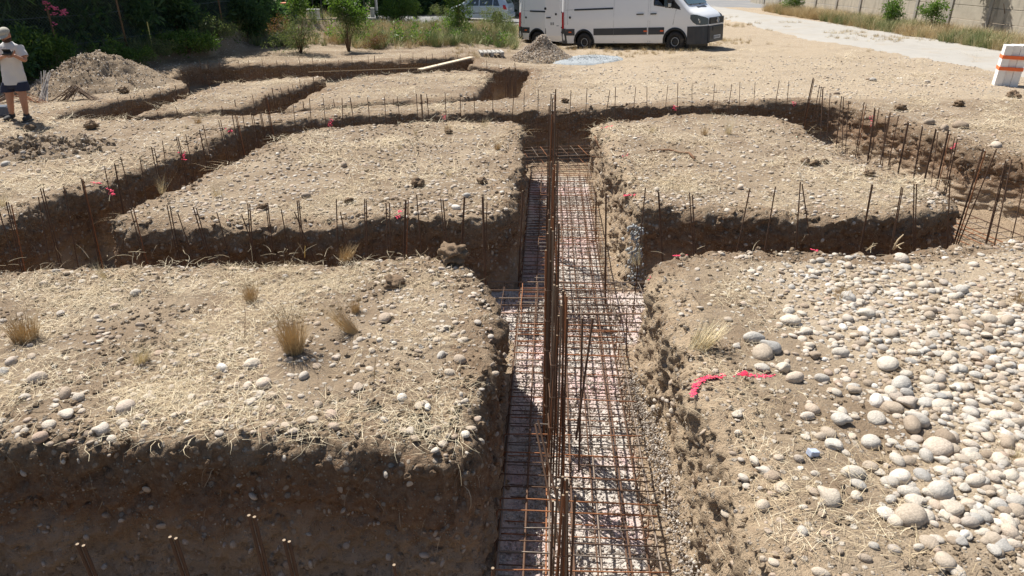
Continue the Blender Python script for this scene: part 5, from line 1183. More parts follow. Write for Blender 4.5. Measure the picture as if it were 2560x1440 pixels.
shrub(655, 60, 2.0, 1.3, LP_D, 'tall dark shrub beside the shaded gap', 526, 300, 1.2, 7, 0)
for (px, py, h, w, lb, sd) in ((2222, 70, 1.15, .8, 'left one of two climbing shrubs against the concrete wall', 531), (2325, 84, 1.15, .8, 'right one of two climbing shrubs against the concrete wall', 532), (1978, 36, 1.2, .8, 'small shrub at the far end of the concrete wall', 533)):
    shrub(px, py, h, w, LP_G, lb, sd, 110, 1.0, 5, .3)
b = Pg(2520, 112); plant('shrub', (b.x + 1.3, b.y + 2.2, 0), 'green bush overhanging the concrete wall at the right edge', 'shrub', stem_fan(5, 2, .8, 77, .03), [((.6, 1.0, 2.5), (2.4, .8, .7), 500, 1.2, LP_D, 541)])
GRA = lambda mat, h, n, seed, w=.006: [proto('grass', *blades(n, .10, h, .33, w, seed + i, segs=3, curl=.3), mat) for i in range(3)]
G_DRY = GRA(M_GDRY, .55, 30, 600, .005); G_GRN = GRA(M_GGRN, .55, 34, 610, .009); G_LOW = GRA(M_GDRY, .22, 30, 620, .004)
def grow(name, x, y, pr, s0, s1):
    n = len(x); s = s0 + (s1 - s0) * RNG.random(n); rot = np.stack([RNG.normal(0, .15, n), RNG.normal(0, .15, n), RNG.uniform(0, 6.28, n)], -1)
    return scatter(name, np.stack([x, y, hgt(x, y)], -1), rot, s[:, None] * np.ones((n, 3)), RNG.random(n), pr)
# field of weeds behind the farthest trench
Y0 = Pg(900, 122).y
x = RNG.uniform(-15, 4.6, 15000); y = Y0 + (46 - Y0) * RNG.random(15000) ** 1.1; edge = Y0 + 1.0 * fbm2(x, x * 0, .5, 2, 7) + .9 * sst(-6, -10, x) + 1.4 * sst(0, 3, x); k = (y > edge) & ~((x > 0.15) & (y < 36)) & ~((x > -13) & (x < -7.8) & (y > 29) & (y < 37) & (fbm2(x, y, .5, 2, 8) < .5)); x, y = x[k], y[k]
gm_ = fbm2(x, y, .55, 4, 77) + .5 * RNG.normal(size=len(x)) > 0.05; thick = RNG.random(len(x)) < .35 + .5 * fbm2(x, y, .8, 3, 91)
grow('tall_weeds', x[gm_ & thick], y[gm_ & thick], G_GRN, .4, 1.25); grow('tall_dry_grass', x[~gm_ & thick], y[~gm_ & thick], G_DRY, .4, 1.2)
# verge along the wall
va, vb = P(2700, 150), P(1930, 34); u = RNG.random(4200); off = RNG.random(4200); x = va.x + (vb.x - va.x) * u - off * (1.2 + 1.3 * (1 - u)) + .7; y = va.y + (vb.y - va.y) * u + RNG.normal(0, .4, 4200)
gm_ = fbm2(x, y, .5, 3, 79) + .5 * (off > .4) * (u < .45) + .35 * RNG.normal(size=4200) > .75; grow('verge_dry_grass', x[~gm_], y[~gm_], G_DRY, .45, 1.15); grow('verge_green_grass', x[gm_], y[gm_], G_GRN, .45, 1.15)
# bank grass and the sparse dry grass of the yard
x = RNG.uniform(-20, -6, 6000); y = RNG.uniform(18, 34, 6000); k = (bank(x, y) > .12) & (RNG.random(6000) < .5); x, y = x[k], y[k]; gm_ = fbm2(x, y, .6, 3, 80) > .0
grow('bank_green_grass', x[gm_], y[gm_], G_GRN, .4, .9); grow('bank_dry_grass', x[~gm_], y[~gm_], G_DRY, .4, .9)
x = RNG.uniform(-2, 16, 4200); y = RNG.uniform(23, 40, 4200); k = fbm2(x, y, .45, 3, 81) > .15; grow('low_dry_grass', x[k], y[k], G_LOW, .4, .9)

# leafy weeds through the field and on the bank
n = 1500; x = RNG.uniform(-14, 1.2, n); y = Y0 + .8 + (44 - Y0) * RNG.random(n) ** 1.3; k = (fbm2(x, y, .5, 3, 83) > .1) & ~((x > 0) & (y < 36)); x, y = x[k], y[k]
x2 = RNG.uniform(-19, -8, 900); y2 = RNG.uniform(18, 30, 900); k = bank(x2, y2) > .1; x, y = np.concatenate([x, x2[k]]), np.concatenate([y, y2[k]])
h_ = np.stack([x, y, hgt(x, y) + RNG.uniform(.05, .45, len(x))], -1); a_ = RNG.random(len(x)) < .5
for nm, m_, pr in (('leafy_weeds', a_, LP_G), ('grey_weeds', ~a_, LP_GG)): o = crown(nm, h_[m_], 1.05, pr, None); tag(o, kind='stuff')
# ------------------------------------------------------------------ heaps
def heap(name, label, cx, cy, rx, ry, h, seed, mat, tail=0.0, rough=.10, power=1.15, nr=60, na=150, kind_cat='heap'):
    z0 = ground_z(cx, cy); r = np.linspace(0, 1.15, nr)[:, None]; a = np.linspace(0, 2 * np.pi, na, endpoint=False)[None, :]
    X = cx + rx * r * np.cos(a) * (1 + tail * np.maximum(0, np.cos(a))); Y = cy + ry * r * np.sin(a) + 0 * X
    def zf(X, Y, R_):
        c = np.clip(1.06 - np.sqrt(R_ * R_ + .012), 0, 1) ** power; n = 1 + .30 * fbm2(X, Y, 1.3, 3, seed)
        return h * c * n + rough * sst(1.05, .7, R_) * fbm2(X, Y, 4.5, 4, seed + 3, .6) * (.3 + c) - .05 * sst(.9, 1.1, R_)
    Z = hgt(X.ravel(), Y.ravel()).reshape(X.shape) + zf(X, Y, r + 0 * a)
    idx = np.arange(nr * na).reshape(nr, na); F = np.stack([idx[:-1], np.roll(idx, -1, 1)[:-1], np.roll(idx, -1, 1)[1:], idx[1:]], -1).reshape(-1, 4)
    V = np.stack([X, Y, Z], -1).reshape(-1, 3) - np.array([cx, cy, z0])
    o = link(name, npmesh(name, V, F, True, {'pale': np.full(len(V), -.1)}), mat, loc=(cx, cy, z0)); tag(o, label, kind_cat)
    return o, V + np.array([cx, cy, z0])
def on_heap(name, V, n, s0, s1, pr, parent, pw=2.2):
    w = np.arange(len(V)); i = RNG.choice(w[: int(len(w) * .9)], n); p = V[i] + RNG.normal(0, .025, (n, 3)) * np.array([1, 1, .2]); s = s0 + (s1 - s0) * RNG.random(n) ** pw
    o = scatter(name, p - np.array(parent.location), RNG.uniform(0, 6.28, (n, 3)), s[:, None] * RNG.uniform(.8, 1.2, (n, 3)), RNG.random(n), pr); o.parent = parent; return o
hc = P(212, 222); pk = Pd(190, 141, hc.y + .5)
o, V = heap('soil_heap', 'large heap of stony excavated soil on the left below the fence', pk.x + .1, hc.y + .55, 1.12, 1.6, pk.z + .02, 5, M_TOP, tail=.72, rough=.07, power=.9)
on_heap('heap_stones', V, 1500, .010, .036, PEB, o); on_heap('heap_clods', V, 2200, .006, .022, CLOD, o)
gc = P(1362, 142); pk2 = Pd(1357, 88, gc.y + .55)
o, V = heap('gravel_heap', 'pointed heap of mixed gravel in front of the vans', pk2.x, gc.y + .55, 1.02, .95, pk2.z + .02, 8, M_TOP, rough=.05, power=1.0, nr=40, na=100)
on_heap('heap_gravel', V, 5200, .012, .032, PEB, o)
M_GREY = simple('blue_grey_gravel', (.31, .335, .35), .95, var=.15, vscale=20, bump=.8, bscale=60)
pc = P(1468, 143); o, V = heap('grey_gravel_patch', 'flat round patch of blue grey gravel beside the gravel heap', pc.x, pc.y, 1.12, .95, .10, 12, M_GREY, rough=.015, power=.35, nr=24, na=90)
GP = [proto('grey_chip', *ico(1, 90, (1, .8, .6), .25, 2), M_GREY, False)]; on_heap('grey_chips', V, 2500, .006, .015, GP, o)
lc = P(110, 372); o, V = heap('spoil_heap', 'low spread of earth lumps and stones left of the slanting trench', lc.x - .2, lc.y, 1.3, .75, .15, 15, M_TOP, rough=.10, power=.7, nr=40, na=110)
on_heap('spoil_stones', V, 420, .012, .045, PEB, o); on_heap('spoil_clods', V, 420, .02, .07, CLOD, o)
# lumps of earth
M_CLODBIG = simple('brown_earth', (.21, .15, .10), 1.0, var=.35, vscale=3, bump=1.0, bscale=14, spec=.1)
def rough(V, F): return V * (1 + .10 * fbm3(V[:, 0], V[:, 1], V[:, 2], 6.5, 3, 44)[:, None]), F
CL_ME = [npmesh('earth_clod', *rough(*ico(4, 700 + i, (1, .85, .62), .42, 2.2))) for i in range(4)]
for me in CL_ME: me.materials.append(M_CLODBIG)
def clod(px, py, w, label, dz=0.0, k=None):
    b = Pg(px, py); zc = CAM_H * SP + b.y * CP; s = w / 2 / FPX * zc
    o = link('earth_clod', CL_ME[(k if k is not None else int(px)) % 4], None, None, (b.x, b.y, b.z + s * .45 + dz), (random.uniform(-.3, .3), random.uniform(-.3, .3), random.uniform(0, 6)), (s, s, s)); tag(o, label, 'clod'); return o
clod(1132, 655, 74, 'big rough clod of earth on the back corner of the near left block', .02, 0)
clod(1047, 466, 36, 'dark flat earth clod on the middle left block'); clod(873, 506, 22, 'round dark clod near the front edge of the middle left block'); clod(1205, 458, 24, 'clod with grass near the right edge of the middle left block')
clod(655, 523, 24, 'brown clod near the left front lip of the middle left block'); clod(1122, 335, 20, 'small dark clod at the back of the middle left block')
clod(2011, 408, 24, 'dark upright clod, left of three clods on the middle right block'); clod(2037, 415, 24, 'dark clod, middle of three on the middle right block'); clod(2062, 408, 18, 'small clod, right of three on the middle right block'); clod(2170, 441, 28, 'flat brown clod near the right side of the middle right block')
clod(1413, 257, 18, 'dark clod on the gravel behind the back trench'); clod(2248, 277, 30, 'brown clod at the lip of the right trench'); clod(2396, 265, 26, 'brown clod on the smooth earth right of the trench corner'); clod(2532, 245, 30, 'brown clod below the strapped block stack')
clod(75, 328, 26, 'brown clod in front of the standing person'); clod(55, 383, 34, 'dark clod in the low earth spread'); clod(230, 322, 34, 'long clod on the earth spread right of the person'); clod(310, 232, 26, 'dark clod at the foot of the soil heap')
clod(1305, 690 + 640, 1, 'tiny clod') if False else None
clod(985, 712, 52, 'flat grey straw covered clod near the back edge of the near left block', -.03)
# ------------------------------------------------------------------ countable cobbles
ST_ME = [npmesh('stone', *ico(3, 800 + i, (1, (.8, .72, .9, .66, .85, .78)[i], (.62, .5, .7, .55, .6, .48)[i]), .10, 1.1, (.5 if i in (1, 4) else 0))) for i in range(6)]
ST_MP = [m.copy() for m in ST_ME]
for m in ST_ME: m.materials.append(M_STONE_OBJ)
for m in ST_MP: m.materials.append(M_STONE_OBJ_W)
big = [(230,320,125),(855,370,115),(265,285,120),(190,245,110),(920,475,105),(960,565,115),(880,600,100),(1120,580,100),(630,650,110),(800,555,100),(870,520,80),(585,775,115),(770,770,105),(1105,785,145),(1275,830,95),(1045,840,90),(480,600,75),(490,335,80),(620,320,85),(870,220,85),(1090,230,75),(1455,155,90),(1365,150,75),(1350,235,65),(660,40,80),(370,155,100),(735,120,100),(685,915,120),(770,885,75),(820,920,65),(915,945,110),(710,975,85),(550,1035,140),(960,1010,110),(1115,1015,120),(1165,1100,130),(965,1140,155),(850,1125,90),(1000,1065,110),(1450,1175,110),(1335,1150,75),(1085,1260,75),(1140,1360,110),(1195,1410,110),(1435,1285,100),(520,1430,90),(430,1215,60),(260,1215,55),(325,1005,80),(275,945,85),(230,905,85),(190,860,70),(230,1085,75),(110,630,65),(135,945,55),(285,1375,60),(615,1325,50),(740,1360,70),(785,1290,50),(1330,960,75),(1290,965,100),(1380,545,70),(1440,720,90),(1500,675,75),(1455,770,80),(680,500,85),(390,450,90),(230,390,80),(330,395,90),(1360,510,70),(1140,745,100),(880,770,80),(975,790,75),(800,645,100),(990,640,130),(975,675,130),(700,1045,60),(1300,355,60),(1200,500,50),(60,155,45),(105,290,50),(455,640,75),(520,745,60),(445,740,60),(560,720,90),(1225,860,80),(1120,860,80),(900,860,90),(960,860,70),(1240,1000,70),(1410,1010,60),(1300,1090,70),(1400,1220,60),(1240,1230,70),(1010,1300,50)]
def pick_words(r, px, py): 
    sh = ('flat', 'oval', 'round', 'long', 'blunt', 'smooth')[r]; return sh
def stone_at(px, py, w, warm, idx, where, group, mk=None, sink=.22, extra=''):
    b = Pg(px, py); zc = CAM_H * SP + b.y * CP; s = w / 2 / FPX * zc; k = (idx * 5) % 6 if mk is None else mk
    me = (ST_MP if warm else ST_ME)[k]
    o = link('stone', me, None, None, (b.x, b.y, b.z + s * sink), (random.uniform(-.2, .2), random.uniform(-.2, .2), random.uniform(0, 6.28)), (s, s * random.uniform(.85, 1.1), s * random.uniform(.9, 1.15)))
    size = 'large' if s > .055 else ('medium' if s > .035 else 'small'); shp = ('flat', 'angular', 'plump', 'long', 'blunt', 'thin')[k]
    o['_k'] = f'{size} {shp} {"brown" if warm else "pale"} cobble'; o['_w'] = where; tag(o, 'x', 'stone', group); STONES.append((o, px, py)); return o
STONES = []
G1 = 'cobbles lying on the near right block'
def where_right(px, py):
    if py < 790: return 'near the right block\'s back edge'
    if px < 1990 and py < 990: return 'beside the pink paint line'
    if px < 2010: return 'by the right block\'s trench edge'
    if py < 960: return 'in the upper cobble spread'
    if py < 1180: return 'in the middle cobble spread'
    return 'in the lower cobble spread'
for i, (x, y, w) in enumerate(big):
    px, py = 1790 + x / 2, 720 + y / 2 + w * .10; warm = x < 340 and y > 800
    stone_at(px, py, w / 2 * 1.03, warm, i, where_right(px, py), G1)
rs = random.Random(5); i = 0
while i < 105:
    px, py = rs.uniform(1880, 2600), rs.uniform(690, 1430)
    if rs.random() > (px - 1850 + (py - 700) * .2 - max(0, (py - 900)) * .75) / 450: continue
    w = rs.uniform(26, 50) * (.55 + .5 * (py - 600) / 800); stone_at(px, py, w, rs.random() < .15, i + 3, where_right(px, py), G1); i += 1
bigl = [(1320,478,85),(1240,490,60),(1255,585,75),(1113,400,75),(1265,380,80),(340,625,95),(205,745,70),(250,685,75),(505,710,90),(330,525,85),(395,550,60),(905,630,65),(635,600,100),(575,90,50),(310,128,50),(2205,335,60),(2300,355,65),(1795,495,75),(1660,645,75),(1470,720,55),(2055,725,60),(2175,712,65),(2010,550,50),(1265,720,40),(1520,440,60),(1925,145,80),(1200,315,55),(680,22,55),(190,450,90),(960,545,60),(1370,540,50),(745,545,50),(1350,600,45),(860,500,50),(1040,590,50),(940,675,55),(1670,690,60),(580,560,50),(750,490,45),(2140,600,55),(2250,420,55),(1680,350,50),(60,370,60),(20,420,60),(120,545,60),(700,655,55),(2270,240,40),(2230,200,45),(2320,260,45),(1850,405,45),(2150,240,40),(2240,740,40)]
G2 = 'cobbles lying on the near left block'
def where_left(px, py): return ('near the left block\'s front lip' if py > 1000 else 'amid the left block' if py > 830 else 'at the left block\'s back') + (', left part' if px < 420 else ', right part' if px > 800 else ', middle part')
for i, (x, y, w) in enumerate(bigl):
    px, py = x / 2, 720 + y / 2 + w * .08; stone_at(px, py, w / 2 * 1.05, i % 4 != 3, i, where_left(px, py), G2)
G3 = 'stones on the middle blocks and the yard'
for i, (px, py, w, wr, wh) in enumerate([(2252, 652, 38, 0, 'upright on the back lip of the right block'), (1167, 492, 22, 0, 'near the right front of the middle left block'), (1140, 522, 24, 0, 'on the front of the middle left block'), (860, 416, 26, 1, 'flat and dark on the middle left block'), (765, 492, 26, 0, 'blocky near the front of the middle left block'), (1641, 477, 20, 1, 'round, by a bar on the middle right block'), (2489, 367, 30, 1, 'on the sunlit right trench lip'), (2182, 202, 18, 0, 'in the yard, left of a pair'), (2171, 200, 14, 1, 'in the yard, right of a pair'), (2318, 206, 14, 1, 'small dark in the yard'), (2322, 310, 30, 0, 'white beside the right trench'), (2360, 325, 32, 0, 'flat beside the right trench'), (1850, 472, 22, 1, 'grey on the middle right block'), (2400, 320, 40, 0, 'long pale beyond the right trench'), (15, 414, 24, 0, 'white left of the slanting trench'), (97, 430, 22, 1, 'brown left of the slanting trench'), (2091, 236, 16, 0, 'white at the trench corner'), (2175, 722, 30, 1, 'brownish near the back of the right block'), (2050, 655, 24, 0, 'near the right block\'s back edge'), (2120, 668, 26, 0, 'white near the back edge of the right block')]): stone_at(px, py, w, wr, i * 3, wh, G3, mk=2 if i == 0 else None)
seen = {}
for o, px, py in STONES:
    seen.setdefault((o['_k'], o['_w']), []).append((px, o))
for (k, w), L in seen.items():
    L.sort(key=lambda t: t[0])
    for j, (_, o) in enumerate(L): o['label'] = f'{k} {w}' if len(L) == 1 else (ordinal(j) + (' from left of ' if j else ' of ') + k + 's ' + w)
for o, _, _ in STONES: del o['_k']; del o['_w']
# ------------------------------------------------------------------ tufts, roots, sticks
M_TUFT = simple('dry_tuft', (.47, .34, .18), .85, var=.3, vscale=30); M_TUFTP = simple('pale_tuft', (.66, .56, .36), .85, var=.2, vscale=30); M_ROOT = simple('root_fibre', (.50, .40, .27), .9)
def tuft(px, py, h, w, label, seed, lean=(0, 0), pale=False, n=150):
    b = Pg(px, py); zc = CAM_H * SP + b.y * CP; hh = h / FPX * zc / CP; rr = w / 2 / FPX * zc
    V, F = blades(n, rr * .55, hh * 1.15, .22, max(.0016, rr * .018), seed, segs=4, curl=.18); V = V + V[:, 2:3] * np.array([[lean[0], lean[1], 0]])
    o = link('dry_grass_tuft', npmesh('dry_grass_tuft', V, F, False), M_TUFTP if pale else M_TUFT, loc=(b.x, b.y, b.z - .01)); tag(o, label, 'grass tuft')
for a in [(735, 878, 112, 84, 'largest upright brown tuft in the middle of the near left block', 900, (0, 0), False, 420), (885, 832, 85, 55, 'brown tuft leaning left, beside the largest tuft', 901, (-.75, 0), False, 260), (890, 782, 45, 36, 'small brown tuft behind the leaning one', 902), (628, 752, 58, 52, 'shaggy brown tuft near the back of the near left block', 903, (0, 0), False, 220), (65, 850, 72, 96, 'wide brown tuft at the left edge of the near left block', 904, (0, 0), False, 300),
          (352, 908, 52, 60, 'low golden tuft in the left part of the near left block', 905, (.3, 0), True, 160), (1745, 872, 62, 90, 'pale flattened tuft at the trench edge of the near right block', 906, (.6, .2), True, 260), (405, 482, 46, 26, 'golden tuft on the lip of the slanting trench', 907, (.1, 0), True, 60), (8, 517, 40, 34, 'golden tuft at the left picture edge', 908, (0, 0), True, 90),
          (1630, 330, 26, 26, 'pale tuft on the middle right block, left of three', 909, (0, 0), True, 70), (1760, 338, 24, 24, 'brown tuft on the middle right block, second of three', 910), (1820, 336, 40, 30, 'tall pale tuft on the middle right block, right of three', 911, (0, 0), True, 90), (1120, 332, 24, 22, 'brown tuft at the back of the middle left block', 912), (1244, 374, 24, 24, 'brown tuft near the right lip of the middle left block', 913), (1000, 372, 22, 20, 'small golden tuft on the middle left block', 914, (0, 0), True, 50), (1040, 338, 26, 14, 'thin golden tuft at the back of the middle left block', 918, (0, 0), True, 40),
          (545, 492, 40, 40, 'wispy grey tuft on the middle left block', 915, (0, 0), True, 70), (1208, 318, 26, 30, 'pale tuft on the back lip of the middle left block', 916, (.4, 0), True, 60), (265, 700, 48, 16, 'narrow golden tuft near the back lip of the near left block', 917, (-.3, 0), True, 60), (1122, 440, 22, 20, 'golden tuft by the right side of the middle left block', 919, (0, 0), True, 50), (862, 650, 40, 60, 'brown straw heap at the back lip of the near left block', 920, (.4, 0), False, 160), (1590, 660, 50, 40, 'pale wisps on the corner of the near right block', 921, (-.2, 0), True, 50),
          (495, 275, 14, 20, 'tiny golden tuft before the slanting trench', 922, (0, 0), True, 40), (495, 308, 16, 30, 'brown tuft left of the slanting trench head', 923), (465, 322, 14, 12, 'small golden tuft left of the slanting trench', 924, (0, 0), True, 30), (2545, 760, 40, 50, 'brown tuft at the right picture edge', 925, (0, 0), False, 80), (2100, 745, 36, 60, 'low brown grass behind the cobble spread', 926, (.3, 0), False, 90), (2540, 1150, 36, 60, 'straw tuft at the right edge in the cobbles', 927, (0, 0), True, 80)]: tuft(*a)
# thin stalks standing up at the lips
def stalks():
    q = MB(); r = random.Random(3)
    for (px, py) in [(r.uniform(0, 1130), r.uniform(630, 670)) for _ in range(60)] + [(r.uniform(250, 1290), r.uniform(500, 560)) for _ in range(25)] + [(r.uniform(1660, 2300), r.uniform(618, 640)) for _ in range(12)] + [(r.uniform(0, 1200), r.uniform(700, 1080)) for _ in range(70)] + [(r.uniform(1700, 2500), r.uniform(700, 1400)) for _ in range(40)] + [(r.uniform(0, 1200), r.uniform(1085, 1120)) for _ in range(40)]:
        b = Pg(px, py); a = r.uniform(0, 6.28); L = r.uniform(.06, .22); el = abs(r.gauss(.35, .4)); p = b + Vector((0, 0, .0)); pts = [p]
        for k in range(3): p = p + Vector((math.cos(a) * math.cos(el), math.sin(a) * math.cos(el), math.sin(el))) * L / 3; a += r.uniform(-.5, .5); el -= r.uniform(0, .35); pts.append(p)
        q.tube(pts, [.0022, .002, .0016, .001], 4)
    o = q.build('loose_stalks', M_STRAWP); tag(o, kind='stuff')
M_STRAWP = simple('straw_stalk', (.68, .57, .38), .8)
stalks()
def roots():
    q = MB(); r = random.Random(9)
    for (V, Nn, drop, net, D) in WALL_SAMPLES[:3]:
        n = len(V)
        for _ in range(int(n * .30)):
            i = r.randrange(n); j = r.randrange(12, 40); p = Vector(V[i, j]); 
            if p.y < 1.5 or abs(p.x) > p.y * .85 + 1 or p.y > 9: continue
            nn = Vector((Nn[i][0], Nn[i][1], 0)); L = r.uniform(.05, .22); pts = [p - nn * .01]; d = nn * .5 + Vector((r.uniform(-1, 1), r.uniform(-1, 1), r.uniform(-1.2, .1))) * .8
            for k in range(4): p = pts[-1] + d.normalized() * L / 4; d += Vector((r.uniform(-.6, .6), r.uniform(-.6, .6), r.uniform(-.9, .1))); pts.append(p)
            w = r.choice((.0012, .0012, .0018, .003)); q.tube(pts, [w, w * .9, w * .7, w * .5, w * .3], 4)
    o = q.build('hanging_roots', M_ROOT); tag(o, kind='stuff')
roots()
def branch(pxs, rad, mat, label, dz=.02, cat='branch'):
    pts = [Pg(a, b) + Vector((0, 0, dz + (k % 2) * .015)) for k, (a, b) in enumerate(pxs)]; q = MB(); n = len(pts); q.tube([p - pts[0] for p in pts], [rad * (1 - .6 * k / (n - 1)) for k in range(n)], 6); tag(q.build('dead_branch', mat, None, True, loc=pts[0]), label, cat)
M_TWIG = simple('brown_twig', (.20, .105, .055), .9); M_TWIGP = simple('pale_twig', (.52, .40, .25), .9)
branch([(1736, 402), (1722, 388), (1700, 385), (1672, 380), (1650, 379), (1625, 382)], .022, M_TWIG, 'curved reddish brown branch lying on the middle right block')
def stick3(a, b, c, r, label, mat=M_TWIGP):
    q = MB(); q.tube([Vector((0, 0, 0)), b - a, c - a], [r, r * .8, r * .4], 5); tag(q.build('stick', mat, None, True, loc=a), label, 'stick')
stick3(Pd(1487, 340, 11.8), Pd(1497, 368, 11.7), Pd(1522, 384, 11.6), .018, 'dark root sticking out of the left face of the middle right block', M_TWIG)
stick3(Pd(1480, 392, 11.2), Pd(1497, 393, 11.2), Pd(1516, 393, 11.2), .010, 'thin rusty root jutting across the trench edge of the middle right block', M_TWIG)
a = Pg(2232, 626); stick3(a, Pd(2245, 600, a.y), Pd(2259, 586, a.y), .012, 'forked yellow stick standing by the upright stone, longer prong'); stick3(a, Pd(2248, 612, a.y), Pd(2260, 606, a.y), .010, 'short prong of the forked yellow stick by the upright stone')
a = Pg(2165, 628); stick3(a, Pd(2178, 618, a.y), Pd(2190, 613, a.y), .008, 'thin stick left of the forked stick on the trench lip')
a = Pg(2003, 450); stick3(a, Pd(1996, 425, a.y), Pd(2016, 398, a.y), .006, 'bare pale stem on the middle right block', simple('bone_stem', (.72, .66, .55), .8))
a = Pg(612, 850); stick3(a, Pd(613, 780, a.y), Pd(609, 760, a.y), .003, 'thin upright stem on the near left block, left one', M_TWIG); a = Pg(935, 960); stick3(a, Pd(938, 900, a.y), Pd(944, 870, a.y), .004, 'thin crooked stem near the middle of the near left block')
a = Pg(762, 645); stick3(a, Pd(762, 632, a.y), Pd(763, 615, a.y), .006, 'short yellow peg at the back lip of the near left block', simple('yellow_peg', (.62, .42, .12), .7))
# ------------------------------------------------------------------ fluorescent paint marks
M_PAINT = simple('fluorescent_pink_paint', (.74, .06, .13), .9, var=.12, vscale=60)
def paint_mark(pts3, w, label, n=26, seed=1):
    r = random.Random(seed); q = MB(); base = pts3[0]
    V0, F0 = ico(1, 5, (1, 1, .45), .25)
    n = int(n * 1.7)
    for k in range(n):
        u = k / (n - 1) * (len(pts3) - 1); i = min(int(u), len(pts3) - 2); p = pts3[i].lerp(pts3[i + 1], u - i) - base + Vector((r.gauss(0, w * .6), r.gauss(0, w * .6), r.gauss(0, w * .12)))
        q.add(V0 * np.array([1, 1, .45]) * w * r.uniform(.22, .62) + np.array(p), [tuple(f) for f in F0])
    tag(q.build('paint_mark', M_PAINT, loc=base), label, 'paint mark')
def gmark(pxs, w, label, n, seed, dz=.0): paint_mark([Pg(a, b) + Vector((0, 0, dz)) for a, b in pxs], w, label, n, seed)
gmark([(1730, 992), (1738, 965), (1760, 948), (1800, 941), (1850, 939), (1905, 943), (1928, 940)], .021, 'long bent pink paint line on the near right block', 170, 1)
gmark([(1688, 641), (1716, 642)], .02, 'short pink paint dash on the corner of the near right block', 24, 2); gmark([(1560, 489), (1592, 487)], .022, 'pink paint dash on the near left lip of the middle right block', 22, 3)
gmark([(1555, 391), (1570, 386)], .03, 'pink paint blot on the left edge of the middle right block', 12, 4); gmark([(1508, 320), (1535, 314)], .03, 'faint pink paint blot on the back corner of the middle right block', 12, 5)
gmark([(993, 545), (999, 530), (1006, 526)], .025, 'pink paint stroke at the front lip of the middle left block, right one', 20, 6); gmark([(229, 457), (248, 459)], .03, 'pink paint dash left of the slanting trench', 14, 7)
gmark([(2230, 634), (2045, 629)][1:] + [(2030, 626)], .02, 'faint pink paint on the back lip of the near right block', 8, 12)
def wmark(pxs, y, w, label, n, seed): paint_mark([Pd(a, b, y) for a, b in pxs], w, label, n, seed)
def lipmark(pxs, w, label, n, seed):
    pts = []
    for k, (a, b) in enumerate(pxs): g = Pg(pxs[0][0], pxs[0][1]); pts.append(Pd(a, b, g.y - .03 - .05 * k))
    paint_mark(pts, w, label, n, seed)
lipmark([(567, 552), (566, 566), (568, 580)], .022, 'pink paint stroke over the front lip of the middle left block, left one', 22, 8)
lipmark([(272, 470), (276, 480), (283, 487)], .03, 'pink paint stroke over the lip of the slanting trench, nearest one', 16, 9); lipmark([(450, 380), (457, 390), (463, 400)], .035, 'pink paint stroke over the lip of the slanting trench, second one', 16, 10); lipmark([(568, 322), (578, 330)], .04, 'pink paint blot at the head of the slanting trench', 12, 11)
lipmark([(829, 296), (826, 308), (824, 317)], .03, 'bright pink upright stroke at the back trench', 16, 13); lipmark([(1111, 287), (1112, 298)], .03, 'small pink mark behind the middle left block', 8, 14); lipmark([(1686, 264), (1687, 276)], .035, 'pink paint mark at the back trench behind the middle right block', 14, 15)
lipmark([(1983, 254), (1986, 264)], .035, 'bright pink spot near the corner of the right trench', 14, 16); lipmark([(2186, 290), (2180, 302), (2180, 316)], .03, 'pink paint stroke on the sunlit wall of the right trench, upper one', 18, 17); lipmark([(2392, 357), (2380, 372)], .03, 'pink spot on the sunlit wall of the right trench, lower one', 12, 18)
wmark([(1627, 690), (1622, 705), (1620, 730)], 6.35, .018, 'thin pink stroke down the corner face of the near right block', 14, 19)
# ------------------------------------------------------------------ odd objects
b = Pg(2029, 1146); q = MB(); q.box((0, 0, .02), (.065, .045, .035)); q.box((-.03, 0, .02), (.012, .05, .045)); tag(q.build('plastic_cap', simple('blue_grey_plastic', (.42, .48, .60), .5), bevel=.006, loc=b, rot=(0, .2, .3)), 'small blue grey plastic piece on the soil among the cobbles', 'plastic piece')
# pale boards strapped together
sb = Pg(2503, 213); st = empty('block_stack', tuple(sb), 0, 'upright stack of white insulating boards held by two orange straps', 'board stack')
M_WHITE = simple('white_insulating_board', (.84, .81, .76), .85, var=.04, bump=.3, bscale=30); M_STRAP = simple('orange_strap', (.85, .17, .045), .5)
for k in range(3): q = MB(); q.box((0, 0, .45), (.16, .36, .94 + .02 * ((k * 7) % 3))); q.build('board', M_WHITE, st, bevel=.008, loc=(-.10 + k * .163, .02 * ((k * 5) % 3) - .01, 0))
for z in (.40, .66): q = MB(); q.box((.063, .0, z), (.502, .415, .078)); q.build('strap', M_STRAP, st, bevel=.003)
st.rotation_euler = (0, R(1.2), R(-24))
pb = Pg(1228, 139); pal = empty('wooden_pallet', tuple(pb), R(8), 'grey weathered wooden pallet lying in the yard left of the gravel heap', 'pallet')
M_PAL = simple('grey_wood', (.36, .34, .31), .9, var=.2, bump=.5, bscale=30)
for k in range(6): q = MB(); q.box((-.34 + k * .136, 0, .135), (.095, .75, .02)); q.build('slat', M_PAL, pal)
for xx in (-.33, 0, .33):
    for yy in (-.33, 0, .33): q = MB(); q.box((xx, yy, .06), (.10, .12, .09)); q.build('pallet_block', M_PAL, pal)
for yy in (-.33, 0, .33): q = MB(); q.box((0, yy, .115), (.8, .1, .02)); q.build('stringer', M_PAL, pal)
